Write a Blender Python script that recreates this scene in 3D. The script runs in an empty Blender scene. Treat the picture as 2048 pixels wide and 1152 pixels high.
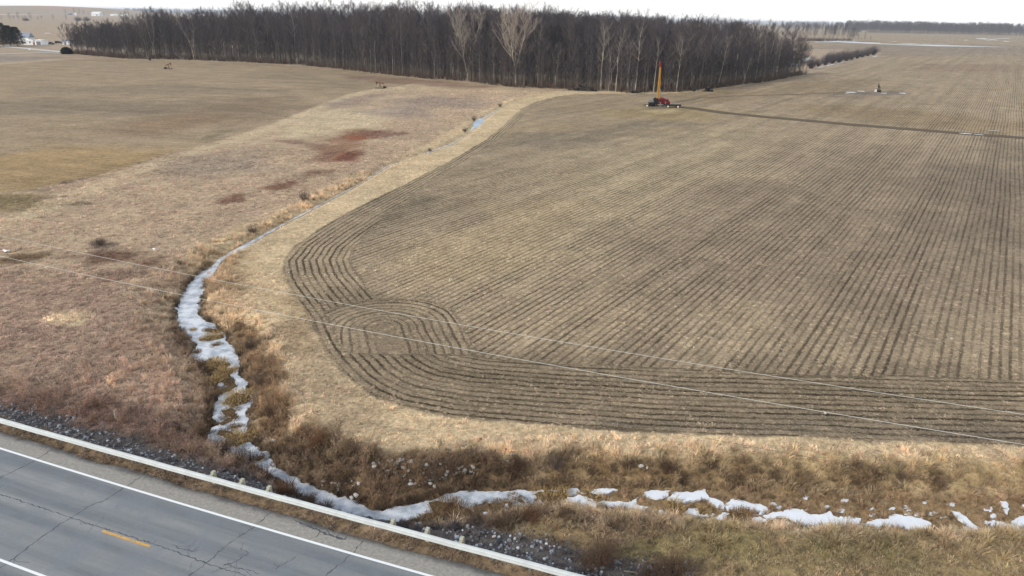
import bpy, math, random
import numpy as np
from mathutils import Matrix, Vector
R = math.radians
S = bpy.context.scene
C = S.collection
rng = np.random.default_rng(7)
random.seed(7)

# ------------------------------------------------------------------ camera, sky, sun, exposure
FPX = 1365.0; PITCH = math.atan(542/FPX); ROLL = math.atan(.0194); CAMH = 28.0
_r = np.array([1, 0, 0.]); _f = np.array([0, math.cos(PITCH), -math.sin(PITCH)]); _u = np.array([0, math.sin(PITCH), math.cos(PITCH)])
_X = _r*math.cos(ROLL)+_u*math.sin(ROLL); _Y = -_r*math.sin(ROLL)+_u*math.cos(ROLL)
cam_d = bpy.data.cameras.new('camera'); cam = bpy.data.objects.new('camera', cam_d); C.objects.link(cam)
cam.matrix_world = Matrix(((_X[0], _Y[0], -_f[0], 0), (_X[1], _Y[1], -_f[1], 0), (_X[2], _Y[2], -_f[2], CAMH), (0, 0, 0, 1)))
cam_d.sensor_width = 36; cam_d.lens = 36*FPX/2048; cam_d.clip_start = 0.5; cam_d.clip_end = 60000
S.camera = cam
S.render.resolution_x = 1024; S.render.resolution_y = 576

SUN_EL = 32.0; SUN_AZ = 236.0      # compass azimuth of the sun (from +Y clockwise): behind the camera on the left
w = bpy.data.worlds.new('World'); S.world = w; w.use_nodes = True
nt = w.node_tree; nt.nodes.clear()
sky = nt.nodes.new('ShaderNodeTexSky'); sky.sky_type = 'NISHITA'; sky.sun_disc = False
sky.sun_elevation = R(SUN_EL); sky.sun_rotation = R(SUN_AZ); sky.air_density = 1.0; sky.dust_density = 1.5
bg = nt.nodes.new('ShaderNodeBackground'); bg.inputs[1].default_value = 0.15
wo = nt.nodes.new('ShaderNodeOutputWorld')
# thin bright overcast: a veil of white cloud over the blue, brightest low down
tcw = nt.nodes.new('ShaderNodeTexCoord'); sxyz = nt.nodes.new('ShaderNodeSeparateXYZ'); nt.links.new(tcw.outputs['Generated'], sxyz.inputs[0])
vr = nt.nodes.new('ShaderNodeValToRGB'); nt.links.new(sxyz.outputs[2], vr.inputs[0])
vr.color_ramp.elements[0].position = 0.0; vr.color_ramp.elements[0].color = (7.1, 7.05, 6.95, 1)
vr.color_ramp.elements[1].position = .75; vr.color_ramp.elements[1].color = (3.3, 3.6, 4.0, 1)
e_ = vr.color_ramp.elements.new(.2); e_.color = (6.4, 6.45, 6.5, 1)
mxw = nt.nodes.new('ShaderNodeMix'); mxw.data_type = 'RGBA'; mxw.inputs[0].default_value = .85
nt.links.new(sky.outputs[0], mxw.inputs[6]); nt.links.new(vr.outputs[0], mxw.inputs[7])
nt.links.new(mxw.outputs[2], bg.inputs[0]); nt.links.new(bg.outputs[0], wo.inputs[0])
sl = bpy.data.lights.new('sun', 'SUN'); sl.energy = 2.0; sl.angle = R(4); sl.color = (1, .93, .83)
so = bpy.data.objects.new('sun', sl); C.objects.link(so)
_sd = Vector((math.sin(R(SUN_AZ))*math.cos(R(SUN_EL)), math.cos(R(SUN_AZ))*math.cos(R(SUN_EL)), math.sin(R(SUN_EL))))
so.rotation_euler = _sd.to_track_quat('Z', 'Y').to_euler()
S.view_settings.view_transform = 'Standard'; S.view_settings.look = 'None'
S.view_settings.exposure = 0.36; S.view_settings.gamma = 1.0

# ------------------------------------------------------------------ helpers
def at(px, py, z=0.):
    d = _X*(px-1024)/FPX-_Y*(py-576)/FPX+_f
    t = (z-CAMH)/d[2]
    return np.array([d[0]*t, d[1]*t])
def ats(pts, z=0.): return np.array([at(a, b, z) for a, b in pts])
def mpp(p):                                   # metres per (2048-wide) photo pixel at ground point p
    return float(np.dot(np.array([p[0], p[1], -CAMH]), _f))/FPX
def lin(r, g, b):
    return tuple(((c/255)/12.92 if c/255 <= .04045 else ((c/255+.055)/1.055)**2.4) for c in (r, g, b))
def sstep(a, b, x):
    t = np.clip((x-a)/(b-a), 0, 1); return t*t*(3-2*t)
def _h(i, j, s):
    n = (i.astype(np.int64)*374761393+j.astype(np.int64)*668265263+s*1442695041) & 0xffffffff
    n = ((n ^ (n >> 13))*1274126177) & 0xffffffff
    return ((n ^ (n >> 16)) & 0xffff)/65535.
def vnoise(x, y, s=0):
    i = np.floor(x); j = np.floor(y); fx = x-i; fy = y-j
    fx = fx*fx*(3-2*fx); fy = fy*fy*(3-2*fy)
    a = _h(i, j, s); b = _h(i+1, j, s); c = _h(i, j+1, s); d = _h(i+1, j+1, s)
    return (a*(1-fx)+b*fx)*(1-fy)+(c*(1-fx)+d*fx)*fy
def fbm(x, y, sc, s=0, o=4):
    v = 0; a = 1; t = 0
    for k in range(o):
        v = v+a*vnoise(x/sc*(2**k)+17.3*k, y/sc*(2**k)-9.1*k, s+k); t += a; a *= .5
    return v/t                                # 0..1
def seg_dist(x, y, pts, closed=False, wid=None):
    P = np.asarray(pts, float); n = len(P); best = np.full(x.shape, 1e9)
    for k in range(n if closed else n-1):
        a = P[k]; b = P[(k+1) % n]; d = b-a; L = max(d@d, 1e-9)
        t = np.clip(((x-a[0])*d[0]+(y-a[1])*d[1])/L, 0, 1)
        q = np.hypot(x-a[0]-t*d[0], y-a[1]-t*d[1])
        if wid is not None: q = q-(wid[k]+(wid[k+1]-wid[k])*t)
        best = np.minimum(best, q)
    return best
def inside(x, y, pts):
    P = np.asarray(pts, float); r = np.zeros(x.shape, bool); n = len(P)
    for k in range(n):
        a = P[k]; b = P[(k+1) % n]
        if a[1] == b[1]: continue
        c = ((a[1] > y) != (b[1] > y)) & (x < (b[0]-a[0])*(y-a[1])/(b[1]-a[1])+a[0]); r ^= c
    return r
def sdf(x, y, pts):                           # positive inside
    d = seg_dist(x, y, pts, True); return np.where(inside(x, y, pts), d, -d)
def sdf_near(x, y, pts, lim):                 # the same, worked out only where within lim of the outline's box
    P = np.asarray(pts); o = np.full(x.shape, -lim*1.0)
    m = (x > P[:, 0].min()-lim) & (x < P[:, 0].max()+lim) & (y > P[:, 1].min()-lim) & (y < P[:, 1].max()+lim)
    if m.any(): o[m] = sdf(x[m], y[m], pts)
    return o

def tag(o, label=None, cat=None, group=None, kind=None):
    if label: o['label'] = label
    if cat: o['category'] = cat
    if group: o['group'] = group
    if kind: o['kind'] = kind
    return o
def mesh_np(name, V, F, mat=None, parent=None, smooth=False):
    """V (n,3); F list of faces or (m,k) array"""
    me = bpy.data.meshes.new(name); V = np.asarray(V, np.float32)
    if isinstance(F, np.ndarray):
        m, k = F.shape; me.vertices.add(len(V)); me.vertices.foreach_set('co', V.ravel())
        me.loops.add(m*k); me.loops.foreach_set('vertex_index', F.astype(np.int32).ravel())
        me.polygons.add(m); me.polygons.foreach_set('loop_start', np.arange(0, m*k, k, dtype=np.int32))
        me.update(calc_edges=True)
    else:
        me.from_pydata(V.tolist(), [], F); me.update()
    if smooth: me.polygons.foreach_set('use_smooth', np.ones(len(me.polygons), bool))
    if mat: me.materials.append(mat)
    o = bpy.data.objects.new(name, me); C.objects.link(o)
    if parent: o.parent = parent
    return o
class MB:
    def __init__(s): s.v = []; s.f = []
    def add(s, V, F):
        n = len(s.v); s.v += [tuple(p) for p in V]; s.f += [tuple(i+n for i in f) for f in F]; return s
    def box(s, c, d, rz=0, rx=0, ry=0, taper=1.0):
        M = Matrix.Translation(c) @ Matrix.Rotation(rz, 4, 'Z') @ Matrix.Rotation(ry, 4, 'Y') @ Matrix.Rotation(rx, 4, 'X')
        P = []
        for k in range(8):
            sx = (1 if k & 1 else -1)*d[0]/2; sy = (1 if k & 2 else -1)*d[1]/2; sz = (1 if k & 4 else -1)*d[2]/2
            if k & 4: sx *= taper; sy *= taper
            P.append(M @ Vector((sx, sy, sz)))
        return s.add(P, [(0, 2, 3, 1), (4, 5, 7, 6), (0, 1, 5, 4), (2, 6, 7, 3), (0, 4, 6, 2), (1, 3, 7, 5)])
    def tube(s, a, b, r0, r1=None, n=8, cap=True):
        a = Vector(a); b = Vector(b); r1 = r0 if r1 is None else r1
        q = (b-a).normalized().to_track_quat('Z', 'Y'); P = []
        for (c, r) in ((a, r0), (b, r1)):
            for k in range(n): P.append(c+q @ Vector((math.cos(2*math.pi*k/n)*r, math.sin(2*math.pi*k/n)*r, 0)))
        F = [(k, (k+1) % n, n+(k+1) % n, n+k) for k in range(n)]
        if cap: F += [tuple(range(n-1, -1, -1)), tuple(range(n, 2*n))]
        return s.add(P, F)
    def bar(s, a, b, w, h):
        a = Vector(a); b = Vector(b); L = (b-a).length; q = (b-a).normalized().to_track_quat('X', 'Z'); m = (a+b)/2
        P = [m+q @ Vector(((1 if k & 1 else -1)*L/2, (1 if k & 2 else -1)*w/2, (1 if k & 4 else -1)*h/2)) for k in range(8)]
        return s.add(P, [(0, 2, 3, 1), (4, 5, 7, 6), (0, 1, 5, 4), (2, 6, 7, 3), (0, 4, 6, 2), (1, 3, 7, 5)])
    def prism(s, pts, y0, y1):                 # outline in x,z, swept along y
        n = len(pts); P = [(p[0], y0, p[1]) for p in pts]+[(p[0], y1, p[1]) for p in pts]
        return s.add(P, [(k, (k+1) % n, n+(k+1) % n, n+k) for k in range(n)]+[tuple(range(n-1, -1, -1)), tuple(range(n, 2*n))])
    def build(s, name, mat, parent=None, bevel=0, smooth=False):
        o = mesh_np(name, np.array([tuple(p) for p in s.v]), s.f, mat, parent, smooth)
        if bevel:
            b = o.modifiers.new('bevel', 'BEVEL'); b.width = bevel; b.segments = 2
        return o
def empty(name, loc, rz=0, sc=1):
    o = bpy.data.objects.new(name, None); C.objects.link(o); o.location = loc; o.rotation_euler = (0, 0, rz); o.scale = (sc, sc, sc)
    o.empty_display_size = .2
    return o
def copy_tree(o, parent=None):
    c = o.copy(); C.objects.link(c); c.parent = parent
    for ch in [k for k in KIDS.get(o.name, [])]: copy_tree(ch, c)
    return c
KIDS = {}
def refresh():
    KIDS.clear()
    for o in bpy.data.objects:
        if o.parent: KIDS.setdefault(o.parent.name, []).append(o)

# ------------------------------------------------------------------ materials
def new_mat(name):
    m = bpy.data.materials.new(name); m.use_nodes = True; n = m.node_tree
    b = n.nodes['Principled BSDF']; b.inputs['Roughness'].default_value = .85
    try: b.inputs['Specular IOR Level'].default_value = .2
    except Exception: pass
    return m, n, b
def N(n, t, **k):
    o = n.nodes.new(t)
    for a, b in k.items(): setattr(o, a, b)
    return o
def math_n(n, op, a, b=None, c=None):
    m = N(n, 'ShaderNodeMath', operation=op)
    for i, v in enumerate((a, b, c)):
        if v is None: continue
        if isinstance(v, (int, float)): m.inputs[i].default_value = v
        else: n.links.new(v, m.inputs[i])
    return m.outputs[0]
def noise_n(n, vec, scale, detail=4, rough=.55, dist=0):
    t = N(n, 'ShaderNodeTexNoise'); t.inputs['Scale'].default_value = scale; t.inputs['Detail'].default_value = detail
    t.inputs['Roughness'].default_value = rough; t.inputs['Distortion'].default_value = dist
    if vec is not None: n.links.new(vec, t.inputs['Vector'])
    return t.outputs[0]
def maprange(n, v, a, b, c, d, smooth=False):
    m = N(n, 'ShaderNodeMapRange'); m.clamp = True
    if smooth: m.interpolation_type = 'SMOOTHSTEP'
    n.links.new(v, m.inputs[0])
    for i, q in enumerate((a, b, c, d)): m.inputs[i+1].default_value = q
    return m.outputs[0]
def mix_c(n, fac, a, b, mode='MIX'):
    m = N(n, 'ShaderNodeMix', data_type='RGBA', blend_type=mode)
    if isinstance(fac, (int, float)): m.inputs[0].default_value = fac
    else: n.links.new(fac, m.inputs[0])
    for i, v in ((6, a), (7, b)):
        if isinstance(v, tuple): m.inputs[i].default_value = (*v[:3], 1)
        else: n.links.new(v, m.inputs[i])
    return m.outputs[2]
def simple(name, col, var=.2, scale=3, rough=.8, metal=0, bump=0, spec=.25):
    m, n, b = new_mat(name)
    tc = N(n, 'ShaderNodeTexCoord'); f = noise_n(n, tc.outputs['Object'], scale, 5, .6)
    dark = tuple(c*(1-var) for c in col); lite = tuple(min(1, c*(1+var)) for c in col)
    n.links.new(mix_c(n, maprange(n, f, .3, .7, 0, 1), dark, lite), b.inputs['Base Color'])
    b.inputs['Roughness'].default_value = rough; b.inputs['Metallic'].default_value = metal
    b.inputs['Specular IOR Level'].default_value = spec
    if bump:
        bp = N(n, 'ShaderNodeBump'); bp.inputs['Strength'].default_value = bump; bp.inputs['Distance'].default_value = .05
        n.links.new(f, bp.inputs['Height']); n.links.new(bp.outputs[0], b.inputs['Normal'])
    return m

# ------------------------------------------------------------------ layout of the ground (world metres)
ZR = .8                                        # road level
ZI = -1.2                                      # ice level in the ditch
FA = [(2048, 890), (1700, 880), (1400, 868), (1250, 860), (1100, 850), (900, 833), (800, 812), (745, 790), (705, 765), (672, 730), (645, 690), (622, 640), (592, 597), (568, 555), (565, 522), (590, 492), (640, 458), (700, 423), (800, 374), (900, 322), (975, 278), (1010, 248), (1040, 220), (1070, 204), (1110, 194), (1150, 188), (1250, 187), (1340, 187), (1400, 183), (1470, 174), (1530, 164), (1610, 149), (1700, 126), (1760, 112), (1764, 106), (1730, 100), (1650, 98), (1400, 96), (1300, 70)]
FIELD_A = [tuple(p) for p in ats(FA)]
e = FIELD_A[0]; FIELD_A = [(900., 30.), (e[0]+60, e[1]-1)]+FIELD_A+[(500., 29000.), (24000., 29000.), (24000., 30.)]
FB = [(-400, 455), (0, 384), (60, 380), (120, 366), (200, 351), (280, 326), (330, 310), (400, 290), (500, 262), (560, 240), (600, 225), (690, 190), (735, 180), (800, 172), (850, 160), (700, 141), (500, 126), (260, 119), (180, 117), (130, 119), (0, 130), (-400, 146)]
FIELD_B = [tuple(p) for p in ats(FB)]
CH = [(420, 530), (408, 555), (408, 590), (400, 630), (430, 650), (455, 670), (470, 700), (495, 760), (500, 800), (496, 850), (525, 888), (545, 905), (560, 940), (600, 962), (640, 978), (680, 992), (730, 1012), (750, 1020), (783, 1015), (866, 997), (924, 981), (1040, 976), (1160, 971), (1300, 975), (1420, 978), (1550, 985), (1700, 993), (1850, 998), (2048, 1000), (2400, 1006), (2400, 1066), (2048, 1062), (1700, 1060), (1540, 1049), (1440, 1043), (1300, 1026), (1150, 1014), (1060, 1017), (950, 1030), (900, 1042), (820, 1055), (740, 1050), (670, 1025), (600, 990), (540, 955), (470, 918), (440, 897), (418, 875), (420, 830), (430, 790), (408, 745), (380, 705), (388, 682), (356, 655), (352, 610), (383, 560), (403, 545)]
CHAN = [tuple(p) for p in ats(CH, ZI)]
UP = [(410, 545, .75), (440, 512, .7), (490, 487, .45), (540, 462, .42), (600, 432, .34), (660, 400, .34), (720, 368, .26), (775, 333, .3), (835, 313, .32), (905, 288, .34), (935, 270, .3), (950, 252, .8), (962, 240, .8), (1000, 218, .2), (1035, 203, .12), (1080, 193, .12)]
UPP = ats([(a, b) for a, b, c in UP], -.5)
UPW = [c for a, b, c in UP]
def upz(y): return -1.17+.72*sstep(70, 100, y)
ICE = [
    [(424, 530), (412, 552), (410, 575), (403, 590), (398, 622), (392, 640), (375, 640), (356, 628), (354, 605), (372, 575), (385, 560), (402, 543)],
    [(356, 626), (396, 636), (412, 650), (428, 656), (444, 668), (450, 684), (462, 692), (466, 712), (450, 716), (430, 700), (412, 714), (398, 716), (386, 706), (396, 690), (390, 682), (374, 666), (360, 652)],
    [(440, 700), (464, 706), (476, 732), (492, 760), (498, 782), (494, 802), (478, 800), (472, 770), (460, 748), (444, 730), (428, 722), (414, 724), (420, 704)],
    [(436, 772), (468, 780), (494, 796), (492, 830), (484, 852), (470, 846), (462, 820), (446, 818), (430, 815), (440, 794)],
    [(428, 818), (446, 820), (474, 848), (490, 856), (486, 878), (462, 884), (446, 893), (430, 888), (420, 872), (426, 856), (442, 848), (428, 838)],
    [(450, 894), (486, 880), (506, 890), (524, 904), (540, 903), (536, 917), (548, 928), (564, 941), (586, 953), (602, 966), (634, 978), (674, 993), (700, 1000), (700, 1030), (660, 1020), (600, 990), (575, 976), (546, 952), (514, 934), (480, 920), (466, 910)],
    [(664, 1004), (690, 992), (712, 1003), (731, 1014), (747, 1022), (783, 1016), (814, 1011), (866, 999), (905, 986), (924, 982), (967, 983), (1037, 979), (1058, 983), (1110, 980), (1156, 976), (1160, 984), (1144, 991), (1100, 988), (1067, 999), (1072, 1010), (1052, 1011), (1010, 1006), (973, 1003), (950, 1008), (945, 1020), (905, 1028), (893, 1022), (877, 1014), (880, 1026), (841, 1036), (814, 1042), (753, 1040), (680, 1030)],
    [(1080, 1012), (1094, 1001), (1118, 996), (1140, 998), (1162, 992), (1198, 1000), (1240, 1005), (1262, 998), (1280, 990), (1262, 1008), (1283, 1013), (1275, 1019), (1240, 1015), (1200, 1011), (1160, 1007), (1110, 1008)],
    [(1165, 986), (1200, 979), (1231, 981), (1215, 986), (1180, 988)],
    [(1291, 986), (1303, 982), (1337, 983), (1334, 992), (1312, 997), (1298, 993)],
    [(1343, 1001), (1359, 986), (1386, 988), (1409, 982), (1415, 995), (1440, 1005), (1442, 1015), (1426, 1009), (1411, 999), (1390, 1001), (1366, 1005)],
    [(1453, 1011), (1469, 1001), (1490, 1005), (1535, 1021), (1510, 1021), (1490, 1017), (1482, 1026), (1461, 1019)],
    [(1540, 1032), (1564, 1027), (1602, 1023), (1618, 1030), (1655, 1026), (1668, 1036), (1709, 1038), (1707, 1055), (1680, 1055), (1651, 1048), (1626, 1055), (1602, 1048), (1585, 1036), (1548, 1038)],
    [(1366, 1028), (1378, 1019), (1403, 1022), (1415, 1032), (1390, 1030)],
    [(1424, 1036), (1444, 1027), (1461, 1030), (1448, 1039)],
    [(1506, 1040), (1518, 1035), (1532, 1040), (1515, 1046)], [(1560, 1045), (1575, 1044), (1584, 1050), (1568, 1052)],
    [(1730, 1048), (1755, 1042), (1780, 1040), (1788, 1032), (1821, 1036), (1854, 1048), (1850, 1054), (1780, 1056)],
    [(1906, 1026), (1920, 1028), (1937, 1042), (1958, 1057), (1925, 1057), (1932, 1048), (1915, 1036)],
    [(1980, 1053), (1991, 1044), (2010, 1048), (2000, 1056)], [(2007, 1058), (2030, 1050), (2048, 1036), (2150, 1046), (2150, 1060)],
    [(2001, 1005), (2012, 1006), (2014, 1026), (2006, 1018)],
]
def _grow(o, k):
    c_ = np.mean(o, 0); return [tuple(c_+(np.array(p)-c_)*np.array([k, 1+(k-1)*1.4])) for p in o]
ICE = [ICE[0]]+[_grow(o, 1.16) for o in ICE[1:5]]+ICE[5:7]+[_grow(o, 1.16) for o in ICE[7:]]
ICE_MAIN = [ats(o, ZI) for o in ICE]
MW = []                                        # meadow colours: (outline px, colour, softness m, strength)

_pe = ats([(0, 896), (600, 1076.5), (860, 1151)], ZR); PE = np.polyfit(_pe[:, 0], _pe[:, 1], 2)
_pr = ats([(0, 842), (600, 1008), (1144, 1153)], ZR+.55); PR = np.polyfit(_pr[:, 0], _pr[:, 1], 2)
TH = math.atan(.349); UD = np.array([math.cos(TH), -math.sin(TH)]); ND = np.array([math.sin(TH), math.cos(TH)])
def curve_y(P, x):                             # the quadratic inside the photo, straight beyond it
    x = np.asarray(x, float); xc = np.clip(x, -45, 12)
    return np.polyval(P, xc)+(x-xc)*np.polyval(np.polyder(P), xc)
def road_v(x, y): return (y-curve_y(PE, x))*math.cos(TH)        # metres beyond the near-field edge line
def road_s(x, y): return x*UD[0]+y*UD[1]

def dA(x, y): return seg_dist(x, y, FIELD_A, True)
def height(x, y):
    v = road_v(x, y)
    wob = (fbm(x, y, 3.0, 5, 3)-.5)*1.0
    ch = -sdf_near(x, y, CHAN, 30)+wob*.8
    up = np.full(x.shape, 30.)
    m = (x > -60) & (x < 60) & (y > 40) & (y < 330)
    up[m] = seg_dist(x[m], y[m], UPP, False, UPW)
    bankw = 1.7+1.2*sstep(-6, -16, x)+.8*fbm(x, y, 7, 3, 2)
    ice_in = np.full(x.shape, -1.)
    for o_ in ICE_MAIN: ice_in = np.maximum(ice_in, sdf_near(x, y, o_, 1))
    bot = ZI-.035+(fbm(x, y, .7, 51, 3)-.5)*.26-.13*sstep(-.15, .2, ice_in)
    z1 = bot*(1-sstep(-.15, bankw, ch))
    z2 = (upz(y)-.08)*(1-sstep(-.05, 1.5+wob*.5, up))
    base = np.minimum(z1, z2)
    far = sstep(140, 60, np.hypot(x, y))
    rough = (fbm(x, y, 1.3, 11, 4)-.5)*.22*far*sstep(.1, 1.0, np.minimum(ch, up))+(fbm(x, y, 22., 13, 3)-.5)*.25*sstep(2, 10, np.minimum(ch, up))*sstep(250, 120, np.hypot(x, y))
    inA = inside(x, y, FIELD_A)
    base = base+np.where(inA, rough*.25, rough)
    low = (fbm(x, y, .8, 31, 2)-.5)*.12
    slp = .58+.5*sstep(-17, -12, x)*sstep(-1, -4.5, x)
    rh = ZR-np.maximum(0, v-2.45)*slp+np.where(v > 2.4, low, 0)
    rh = np.where(v < -9.2, ZR-(-9.2-v)*.4, rh)
    rh = np.where((v < 1.75) & (v > -8.8), ZR-.12, rh)
    return np.maximum(base, np.maximum(rh, np.where(v < -12, -.5, -9)))
# hills far away on the left
HILLS = [(np.array([-2480., 3900.]), 800, 38.), (np.array([-3300., 4300.]), 600, 30.)]

c_fieldA = lin(163, 146, 116); c_strip = lin(194, 174, 134); c_meadow = lin(174, 154, 123); c_fieldB = lin(160, 142, 112)
def ell(cx, cy, rx, ry, a=0, n=20):
    return [(cx+rx*math.cos(t)*math.cos(a)-ry*math.sin(t)*math.sin(a), cy+rx*math.cos(t)*math.sin(a)+ry*math.sin(t)*math.cos(a)) for t in [2*math.pi*k/n for k in range(n)]]
PATCH = [   # outline (photo px of the ground point), colour, softness, strength, zone (a field A, b field B, m meadow and banks, * any)
    ([(-300, 560), (150, 560), (340, 640), (420, 760), (430, 900), (200, 850), (-300, 760)], lin(160, 137, 112), 4, .85, 'm'),
    ([(-300, 740), (0, 770), (150, 800), (300, 820), (420, 880), (470, 920), (600, 975), (420, 945), (0, 840), (-300, 760)], lin(122, 98, 82), 1.6, .85, 'm'),
    ([(850, 170), (740, 186), (690, 199), (600, 236), (500, 276), (380, 312), (300, 342), (200, 382), (100, 428), (0, 458), (0, 436), (90, 404), (190, 360), (290, 328), (380, 301), (500, 265), (600, 227), (690, 191), (740, 178), (850, 162)], lin(188, 171, 134), 1.6, .75, 'm'),
    ([(820, 168), (960, 170), (1100, 181), (1080, 190), (960, 186), (840, 180)], lin(186, 166, 128), 3, .5, 'm'),
    (ell(140, 637, 48, 13), lin(196, 178, 138), .8, .9, 'm'),
    (ell(232, 512, 78, 14, .15), lin(104, 76, 58), 2.2, .85, 'm'), (ell(235, 545, 60, 10, .1), lin(120, 92, 72), 2, .6, 'm'),
    (ell(205, 490, 22, 8), lin(92, 78, 66), 1, .7, 'm'), (ell(50, 516, 55, 8, -.1), lin(108, 88, 58), 1, .9, 'm'),
    (ell(660, 245, 100, 24, -.1), lin(192, 175, 138), 5, .85, 'm'), (ell(610, 262, 50, 10, -.1), lin(188, 172, 134), 3, .7, 'm'),
    (ell(690, 292, 62, 22, -.45), lin(128, 92, 66), 3, .75, 'm'), (ell(725, 272, 34, 7, -.1), lin(142, 86, 56), 2, .8, 'm'),
    (ell(690, 315, 30, 8, -.2), lin(128, 84, 62), 2, .9, 'm'), (ell(755, 268, 46, 6), lin(126, 96, 78), 2, .85, 'm'), (ell(608, 287, 50, 5, .1), lin(130, 106, 86), 2, .8, 'm'),
    (ell(570, 372, 36, 10, -.2), lin(128, 92, 66), 2, .85, 'm'), (ell(625, 350, 28, 6, -.15), lin(134, 104, 78), 2, .7, 'm'), (ell(468, 398, 26, 6, -.3), lin(122, 88, 68), 1.5, .85, 'm'),
    (ell(700, 203, 60, 7, -.2), lin(140, 126, 110), 5, .7, 'm'), (ell(850, 205, 90, 13), lin(146, 131, 115), 8, .7, 'm'), (ell(800, 225, 80, 8), lin(146, 133, 118), 5, .6, 'm'),
    (ell(420, 330, 120, 22, -.1), lin(150, 137, 116), 8, .6, 'm'),
    ([(-300, 395), (0, 388), (70, 385), (65, 410), (20, 425), (-300, 445)], lin(132, 118, 78), 3, .8, '*'),
    (ell(220, 338, 60, 5, -.22), lin(104, 92, 76), 1.5, .8, '*'), (ell(255, 323, 45, 6, -.25), lin(100, 92, 66), 1.5, .85, '*'), (ell(130, 362, 50, 4, -.15), lin(112, 94, 80), 1.2, .8, '*'), (ell(30, 380, 60, 3), lin(112, 94, 80), 1.2, .8, '*'),
    (ell(160, 408, 24, 3), lin(104, 98, 70), 1, .6, 'm'), (ell(440, 268, 40, 3, -.3), lin(120, 116, 84), 1.5, .6, '*'),
    (ell(150, 330, 260, 38, -.06), lin(170, 144, 98), 10, .85, 'b'), (ell(430, 225, 150, 22, -.12), lin(130, 112, 88), 10, .7, 'b'), (ell(150, 215, 220, 16), lin(124, 113, 94), 10, .6, 'b'), (ell(320, 250, 120, 16, -.1), lin(146, 122, 92), 8, .6, 'b'), (ell(620, 160, 130, 14, .1), lin(142, 128, 100), 10, .6, 'b'), (ell(300, 180, 250, 8), lin(128, 116, 96), 8, .5, 'b'),
    ([(700, 150), (860, 162), (1000, 173), (1000, 180), (850, 172), (700, 160)], lin(128, 102, 84), 6, .7, '*'),
    (ell(880, 375, 200, 40, -.5), lin(148, 133, 106), 6, .5, 'a'), (ell(700, 420, 80, 18, -.5), lin(112, 102, 84), 3, .5, 'a'), (ell(810, 425, 60, 12, -.4), lin(98, 90, 76), 3, .6, 'a'),
    (ell(1250, 380, 260, 90, -.35), lin(172, 156, 122), 12, .75, 'a'), (ell(1000, 480, 170, 50, -.4), lin(172, 153, 116), 6, .75, 'a'), (ell(1250, 250, 200, 20, -.1), lin(166, 147, 112), 14, .7, 'a'),
    (ell(1330, 225, 110, 14), lin(158, 140, 96), 6, .8, 'a'), (ell(1180, 210, 100, 12), lin(152, 134, 104), 8, .6, 'a'), (ell(1190, 268, 160, 14, -.12), lin(118, 110, 94), 8, .6, 'a'),
    (ell(1700, 450, 380, 150, -.1), lin(136, 121, 99), 14, .65, 'a'), (ell(2000, 400, 120, 120), lin(118, 106, 88), 8, .6, 'a'), (ell(1850, 240, 260, 16, .1), lin(146, 126, 92), 8, .7, 'a'),
    (ell(1420, 190, 90, 14), lin(148, 130, 96), 8, .7, 'a'), (ell(1640, 175, 120, 12, -.1), lin(146, 128, 94), 10, .6, 'a'), (ell(1960, 136, 160, 8), lin(148, 126, 102), 14, .7, 'a'), (ell(1850, 100, 260, 12), lin(142, 129, 112), 30, .7, 'a'), (ell(1700, 190, 60, 6), lin(124, 112, 96), 5, .6, 'a'),
    ([(640, 600), (760, 585), (900, 640), (920, 700), (2048, 745), (2048, 885), (1300, 862), (900, 830), (740, 785), (670, 725)], lin(128, 114, 90), 3, .7, 'a'),
    ([(1100, 850), (1250, 860), (2100, 890), (2100, 858), (1300, 836)], lin(112, 102, 86), 1.5, .6, 'a'),
    (ell(1315, 214, 24, 5), lin(120, 108, 88), 2.5, .8, 'a'), (ell(1325, 222, 30, 4), lin(186, 170, 122), 2, .7, 'a'), (ell(155, 25.5, 100, 3.5), lin(176, 140, 112), 90, .9, '*'), (ell(1757, 186, 62, 4), lin(128, 118, 108), 3, .8, 'a'),
    # near grass
    ([(1060, 1030), (1500, 1055), (2400, 1075), (2400, 1400), (1150, 1400), (1000, 1060)], lin(146, 128, 86), 1.5, .9, 'm'),
    (ell(1180, 1045, 180, 18, .1), lin(112, 90, 68), 1.2, .75, 'm'), (ell(1180, 1120, 110, 30, .2), lin(92, 78, 66), 1.4, .85, 'm'), (ell(1340, 1140, 90, 18), lin(96, 82, 66), 1.2, .7, 'm'), (ell(1000, 1040, 80, 16), lin(84, 66, 54), 1, .8, 'm'), (ell(1500, 1100, 250, 16), lin(128, 118, 74), 2, .6, 'm'),
    ([(1100, 905), (2400, 925), (2400, 975), (1700, 960), (1100, 930)], lin(164, 143, 98), 1.0, .8, 'm'),
    ([(560, 640), (640, 640), (700, 780), (800, 850), (780, 900), (660, 860), (590, 760)], lin(160, 142, 110), 2, .6, 'm'),
    (ell(590, 640, 50, 60, .3), lin(138, 118, 86), 2, .55, 'm'), (ell(470, 560, 40, 60, .5), lin(160, 136, 98), 2, .6, 'm'),
]
PATCH_W = [(ats(o), np.array(c), s, k, zn) for o, c, s, k, zn in PATCH]
BANK = [([(540, 880), (620, 860), (700, 895), (800, 918), (960, 915), (1100, 925), (1110, 960), (1000, 975), (860, 995), (760, 1020), (700, 1000), (600, 950), (540, 905)], lin(104, 84, 60)),
        ([(1100, 922), (1400, 934), (1800, 950), (2400, 958), (2400, 972), (1800, 968), (1400, 956), (1110, 950)], lin(112, 92, 64)),
        ([(470, 640), (520, 650), (560, 760), (600, 850), (545, 890), (500, 840), (500, 780), (465, 690)], lin(130, 106, 72)),
        ([(360, 560), (392, 540), (356, 600), (356, 650), (395, 700), (440, 780), (425, 870), (395, 880), (395, 760), (340, 660)], lin(118, 94, 68))]
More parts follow.
